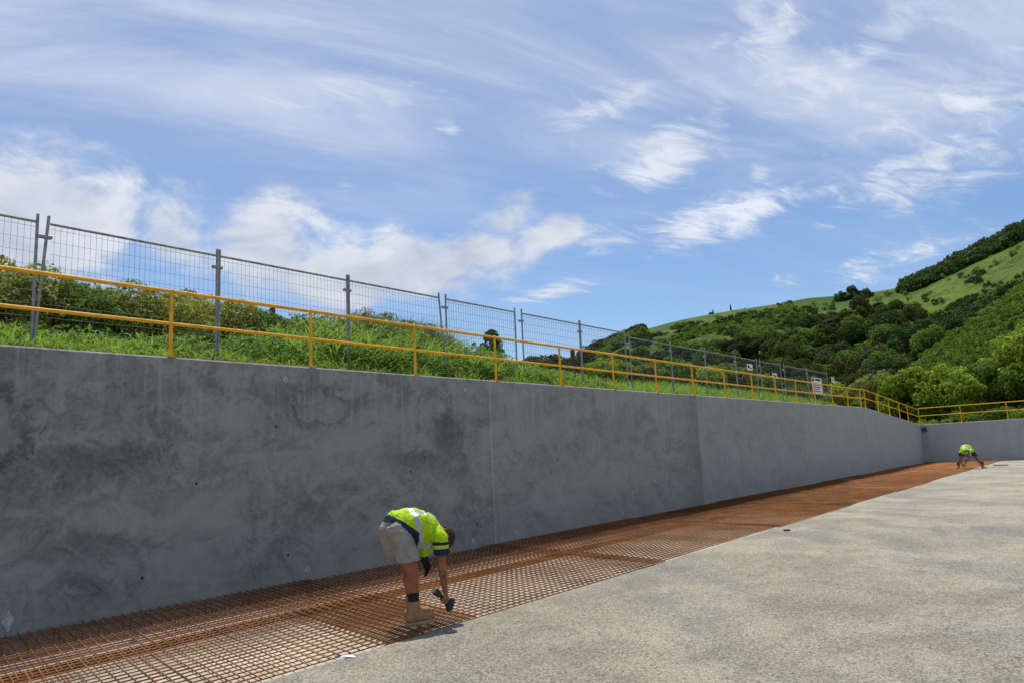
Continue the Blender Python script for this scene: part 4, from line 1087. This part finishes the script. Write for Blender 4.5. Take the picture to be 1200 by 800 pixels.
EL[230] = col([(-100, -1), (-45, 2), (-36, 4.4), (-32, 7.2), (-28, 8.3), (-20, 9.0), (-13, 9.2), (-10, 9.4), (-7.5, 10.2), (-5, 11.1), (-3, 11.9), (2, 13.4), (10, 14.5), (60, 9)])
EL[260] = col([(-100, -1), (-45, 2.4), (-36, 4.9), (-32.5, 7.7), (-30.5, 8.35), (-29, 8.85), (-25.5, 9.45), (-21.7, 9.86), (-18.9, 9.93), (-16.2, 10.1), (-13.4, 9.98), (-10.4, 10.05), (-9.2, 10.35), (-7, 11.15), (-5, 11.9), (-3, 12.6), (0, 13.6), (6, 15), (15, 16), (30, 16), (60, 10)])
EL[300] = EL[260] - .5; EL[380] = EL[260] - 2; EL[520] = EL[260] * .35 - 1
TZ = np.array([1.55 + r * np.tan(np.radians(EL[r])) for r in RG])    # (rings, az)
def terr(az_, r):
    az_ = np.asarray(az_, float); r = np.asarray(r, float)
    zs = np.array([np.interp(az_, AZ, TZ[i]) for i in range(len(RG))]).reshape(len(RG), -1)
    rf = np.ravel(r); i = np.clip(np.searchsorted(RG, rf) - 1, 0, len(RG) - 2); t_ = np.clip((rf - RG[i]) / (RG[i + 1] - RG[i]), 0, 1)
    k = np.arange(zs.shape[1]); return (zs[i, k] * (1 - t_) + zs[i + 1, k] * t_).reshape(az_.shape)
azs = np.concatenate([np.arange(-100, -40, 2.5), np.arange(-40, 4, .35), np.arange(4, 92, 3)])
rs = np.concatenate([np.arange(50, 130, 2.5), np.arange(130, 270, 4), np.arange(270, 530, 20)])
A_, R_ = np.meshgrid(azs, rs, indexing='ij'); Zt = terr(A_, R_)
nf_ = np.vectorize(lambda x, y: mnoise.noise(Vector((x, y, 0))))
Xt = R_ * np.sin(np.radians(A_)); Yt = R_ * np.cos(np.radians(A_))
Zt = Zt + (nf_(Xt * .05, Yt * .05) * 1.0 + nf_(Xt * .2, Yt * .2) * .4) * np.clip((R_ - 60) / 60, 0, 1) * np.clip((270 - R_) / 40, .25, 1)
na, nr = Xt.shape; i, j = np.meshgrid(np.arange(na - 1), np.arange(nr - 1), indexing='ij'); a = (i * nr + j).ravel()
tag(mesh_np('hills', np.stack([Xt, Yt, Zt], -1).reshape(-1, 3), np.stack([a, a + 1, a + nr + 1, a + nr], 1), M['hill'], smooth=True), kind='structure')

def pos(az_, r): return (r * math.sin(R(az_)), r * math.cos(R(az_)), float(terr(np.array([az_]), np.array([r]))[0]))
# tree kinds
def kinds(mats, base, n, nleaf, size, rad, lobes, lobe=(.22, .42)):
    return [lift(crown_mesh('crown', M[m_], seed=base + i, rad=rad, nlobe=lobes, nleaf=nleaf, size=size, lobe=lobe), rad[2] * .9) for i, m_ in enumerate(mats)]
near = kinds(['leaf_bright', 'leaf_mid', 'leaf_bright', 'leaf_olive', 'leaf_mid'], 100, 5, 10500, .095, (2.4, 2.4, 2.2), 85, (.10, .24))
trn = trunk_mesh(3.6, .16, 9, 1.5)
nt = [(-3.4, 62, 1.5, 0, 'large rounded bright green tree behind the end wall, right of the distant worker'), (-1.2, 60, 1.35, 3, 'olive green tree cut by the right edge of the photo behind the end wall'), (-6.2, 60, 1.1, 1, 'mid green tree left of the large rounded one behind the end wall'),
      (-8.6, 58, 1.15, 2, 'bright green bushy tree straight behind the corner of the walls'), (-10.6, 58, 1.18, 0, 'bright green bushy tree just left of the wall corner'), (-12.6, 60, 1.25, 3, 'olive bushy tree behind the sloping handrail'), (-14.4, 62, 1.3, 2, 'bright bushy tree behind the large white sign'), (-16.3, 63, 1.25, 1, 'low mid green tree left of the large white sign')]
for az_, r, s, k, lb in nt:
    x, y, z = pos(az_, r); plant('tree', (x, y, z - .5), near[k], trn, lb, 'tree', None, s, 1.05, rp.uniform(0, 6))
for i in range(34):
    az_ = -19 + i * .62 + rp.uniform(-.6, .6); r = rp.choice([68, 72, 77]) + rp.uniform(-3, 3); s = rp.uniform(.65, 1.05) * (1.0 if az_ > -12 else 1.15)
    x, y, z = pos(az_, r); k = rp.choice([0, 1, 2, 3, 4]); nm = ['bright green', 'mid green', 'bright green', 'olive', 'mid green'][k]
    plant('tree', (x, y, z - .8), near[k], trn, nm + ' leafy tree in the belt rising behind the end wall and the far fence', 'tree', nm + ' trees behind the end wall', s, 1.0, rp.uniform(0, 6))
for i in range(16):
    x = -8.3 + i * 1.5 + rp.uniform(-.5, .5); y = 50.6 + rp.uniform(0, 2); k = rp.choice([0, 2, 1]); nm = ['bright green', 'mid green', 'yellow green'][[0, 1, 2].index(k)]
    plant('tree', (x, y, .9 if x > -6 else .7), near[k], trn, nm + ' low tree growing right against the back of the end wall', 'tree', nm + ' low trees against the end wall', rp.uniform(.55, .72), .85, rp.uniform(0, 6))
# dark wood
wood = kinds(['leaf_dark', 'leaf_dark', 'leaf_mid', 'leaf_brown', 'leaf_dark'], 200, 5, 6000, .165, (3.0, 3.0, 3.0), 46, (.16, .32))
trw = trunk_mesh(4.5, .2, 12, 1.8)
cnt = 0; wn = ['dark evergreen', 'dark evergreen', 'mid green', 'bronze green', 'dark evergreen']
def woodtop(a): return np.interp(a, [-36, -31, -28, -24, -19, -16, -13, -10.5, -9.5, -8.5, -7, -3], [8, 8, 7.8, 7.8, 8.3, 9.0, 10.0, 8.9, 8.2, 7.4, 7.6, 9.0])
def wb(a): return np.interp(a, [-36, -14, -10, -8.5, -7, -3], [1, 1.5, 3.2, 4.8, 6.2, 8.0])
tries = 0
while cnt < 270 and tries < 8000:
    tries += 1
    az_ = rp.uniform(-35, -1); r = math.sqrt(rp.uniform(135 ** 2, 248 ** 2))
    x, y, z = pos(az_, r); e_ = math.degrees(math.atan2(z + 4 - 1.55, r))
    if e_ > woodtop(az_) or e_ < wb(az_): continue
    if az_ < -19 and r > 165 and mnoise.noise(Vector((x * .03, y * .03, 3))) > .12: continue
    if az_ > -8.5 and rp.random() < .3: continue
    k = rp.choice([0, 1, 4, 3, 2]) if az_ > -22 else rp.choice([0, 2, 4, 3]); s = rp.uniform(.7, 1.35) * (.8 if r > 190 else 1.1) * (.8 if az_ < -24 or az_ > -8.5 else 1)
    plant('wood_tree', (x, y, z - .8 * s), wood[k], trw, wn[k] + ' tree in the wood on the hillside', 'tree', wn[k] + ' trees in the hillside wood', s, rp.uniform(.85, 1.15), rp.uniform(0, 6)); cnt += 1
# trees one can point at on the ridge
tall = lift(crown_mesh('crown', M['leaf_dark'], seed=300, rad=(.9, .9, 2.6), nlobe=20, nleaf=900, size=.2, cone=.8), 2.4)
for az_, r, s, lb in [(-23.2, 258, .42, 'tiny lone conifer on the green skyline, left one of two'), (-21.9, 258, .50, 'tiny lone conifer on the green skyline, right one of two'), (-6.35, 258, .75, 'tiny thin tree sticking up from the steep skyline at right')]:
    x, y, z = pos(az_, r); plant('conifer', (x, y, z - .2), tall, trw, lb, 'tree', None, s, 1.0, 0, parts=False)
for az_, r, s, lb in [(-33.0, 228, 1.35, 'dark round tree at the left foot of the ridge against the sky'), (-32.2, 240, 1.1, 'dark tree next to the left foot of the ridge'), (-13.5, 248, 1.0, 'dark rounded tree breaking the skyline in the middle of the ridge'), (-14.3, 246, .8, 'dark tree left of the one breaking the skyline'), (-12.6, 244, .8, 'dark tree right of the one breaking the skyline')]:
    x, y, z = pos(az_, r); plant('tree', (x, y, z - 1.5), wood[0], trw, lb, 'tree', None, s, 1.0, rp.uniform(0, 6))

# scrub mass on the hill faces, one object per kind
def scatter(name, mat, pts, nleaf, leaf, label):
    Vs = []; Fs = []; n0 = 0; protos = [crown_np(400 + q, (1, 1, .75), 9, nleaf, leaf, lobe=(.35, .55)) for q in range(5)]
    for (x, y, z, s) in pts:
        V, F = protos[rp.randrange(5)]; a = rp.uniform(0, 6.28); c_, s_ = math.cos(a), math.sin(a)
        W = V @ np.array([[c_, s_, 0], [-s_, c_, 0], [0, 0, 1]]) * s + np.array([x, y, z + .35 * s]); Vs.append(W); Fs.append(F + n0); n0 += len(W)
    tag(mesh_np(name, np.concatenate(Vs), np.concatenate(Fs), mat), kind='stuff', label=label, cat='scrub')
P1, P2, P3, P4, P5 = [], [], [], [], []
for q in range(42000):
    az_ = rp.uniform(-35, 3); r = math.sqrt(rp.uniform(66 ** 2, 268 ** 2)); x, y, z = pos(az_, r)
    n1 = mnoise.noise(Vector((x * .035, y * .035, 1))); n2 = mnoise.noise(Vector((x * .12, y * .12, 5)))
    if r > 128:
        if az_ > -10.2 and r > 236:                       # dark bush along the steep skyline
            if rp.random() < .8 and len(P1) < 900: P1.append((x, y, z, rp.uniform(1.2, 2.8)))
        elif az_ < -10.2 and r > 246:
            if n2 > .42 and len(P2) < 3000: P2.append((x, y, z, rp.uniform(.4, .8)))
            if az_ < -28.5 and rp.random() < .5: P2.append((x, y, z, rp.uniform(1, 2.0)))
        elif az_ > -16 and r > 185:
            dens = .05 + (.25 if n2 > .2 else 0) + (.5 if r < 200 else 0)
            if rp.random() < dens * .5 and len(P2) < 3000: P2.append((x, y, z, rp.uniform(.5, 1.5)))
        elif az_ > -28 and r > 205:
            if n1 * .8 + n2 > -.06 and rp.random() < .75 and len(P2) < 3000: P2.append((x, y, z, rp.uniform(.5, 1.25)))
        else:
            if n1 + n2 * .8 > -.10 and rp.random() < .7 and len(P2) < 3000: P2.append((x, y, z, rp.uniform(.8, 2.0)))
    elif az_ > -17:
        if r > 84 and (n2 + n1 * .5 > .10 or (r < 98 and rp.random() < .5)) and rp.random() < .8 and len(P3) < 1500: P3.append((x, y, z, rp.uniform(.4, 1.2)))
        if r < 80 and len(P4) < 600: P4.append((x, y, z, rp.uniform(.8, 1.8)))
    elif len(P5) < 700: P5.append((x, y, z, rp.uniform(1, 2.2)))
scatter('ridge_scrub', M['leaf_dark'], P1, 200, .20, 'dark scrub covering the steep skyline at right')
Pd = [q for q in P2 if mnoise.noise(Vector((q[0] * .06, q[1] * .06, 9))) + rp.uniform(-.25, .25) > -.02]; sd_ = set(Pd); Pl = [q for q in P2 if q not in sd_]
scatter('hillside_scrub', M['leaf_mid'], Pl, 130, .20, 'green scrub scattered over the hillside')
scatter('dark_hillside_scrub', M['leaf_dark'], Pd, 130, .20, 'dark evergreen scrub scattered over the hillside')
scatter('slope_scrub', M['leaf_mid'], P3, 130, .17, 'olive scrub on the bright slope above the near trees')
scatter('undergrowth', M['leaf_bright'], P4, 170, .15, 'bright undergrowth between the trees behind the end wall')
scatter('valley_scrub', M['leaf_mid'], P5, 110, .25, 'green scrub in the valley beyond the bank')
gp = [pos(-2.6 + rp.uniform(-.6, .5), 245 + rp.uniform(-3, 3)) + (rp.uniform(.5, 1.2),) for _ in range(14)]
scatter('gorse', M['gorse'], [(x, y, z + 1.6, s) for x, y, z, s in gp], 90, .25, 'yellow flowering gorse patch high on the right skyline')
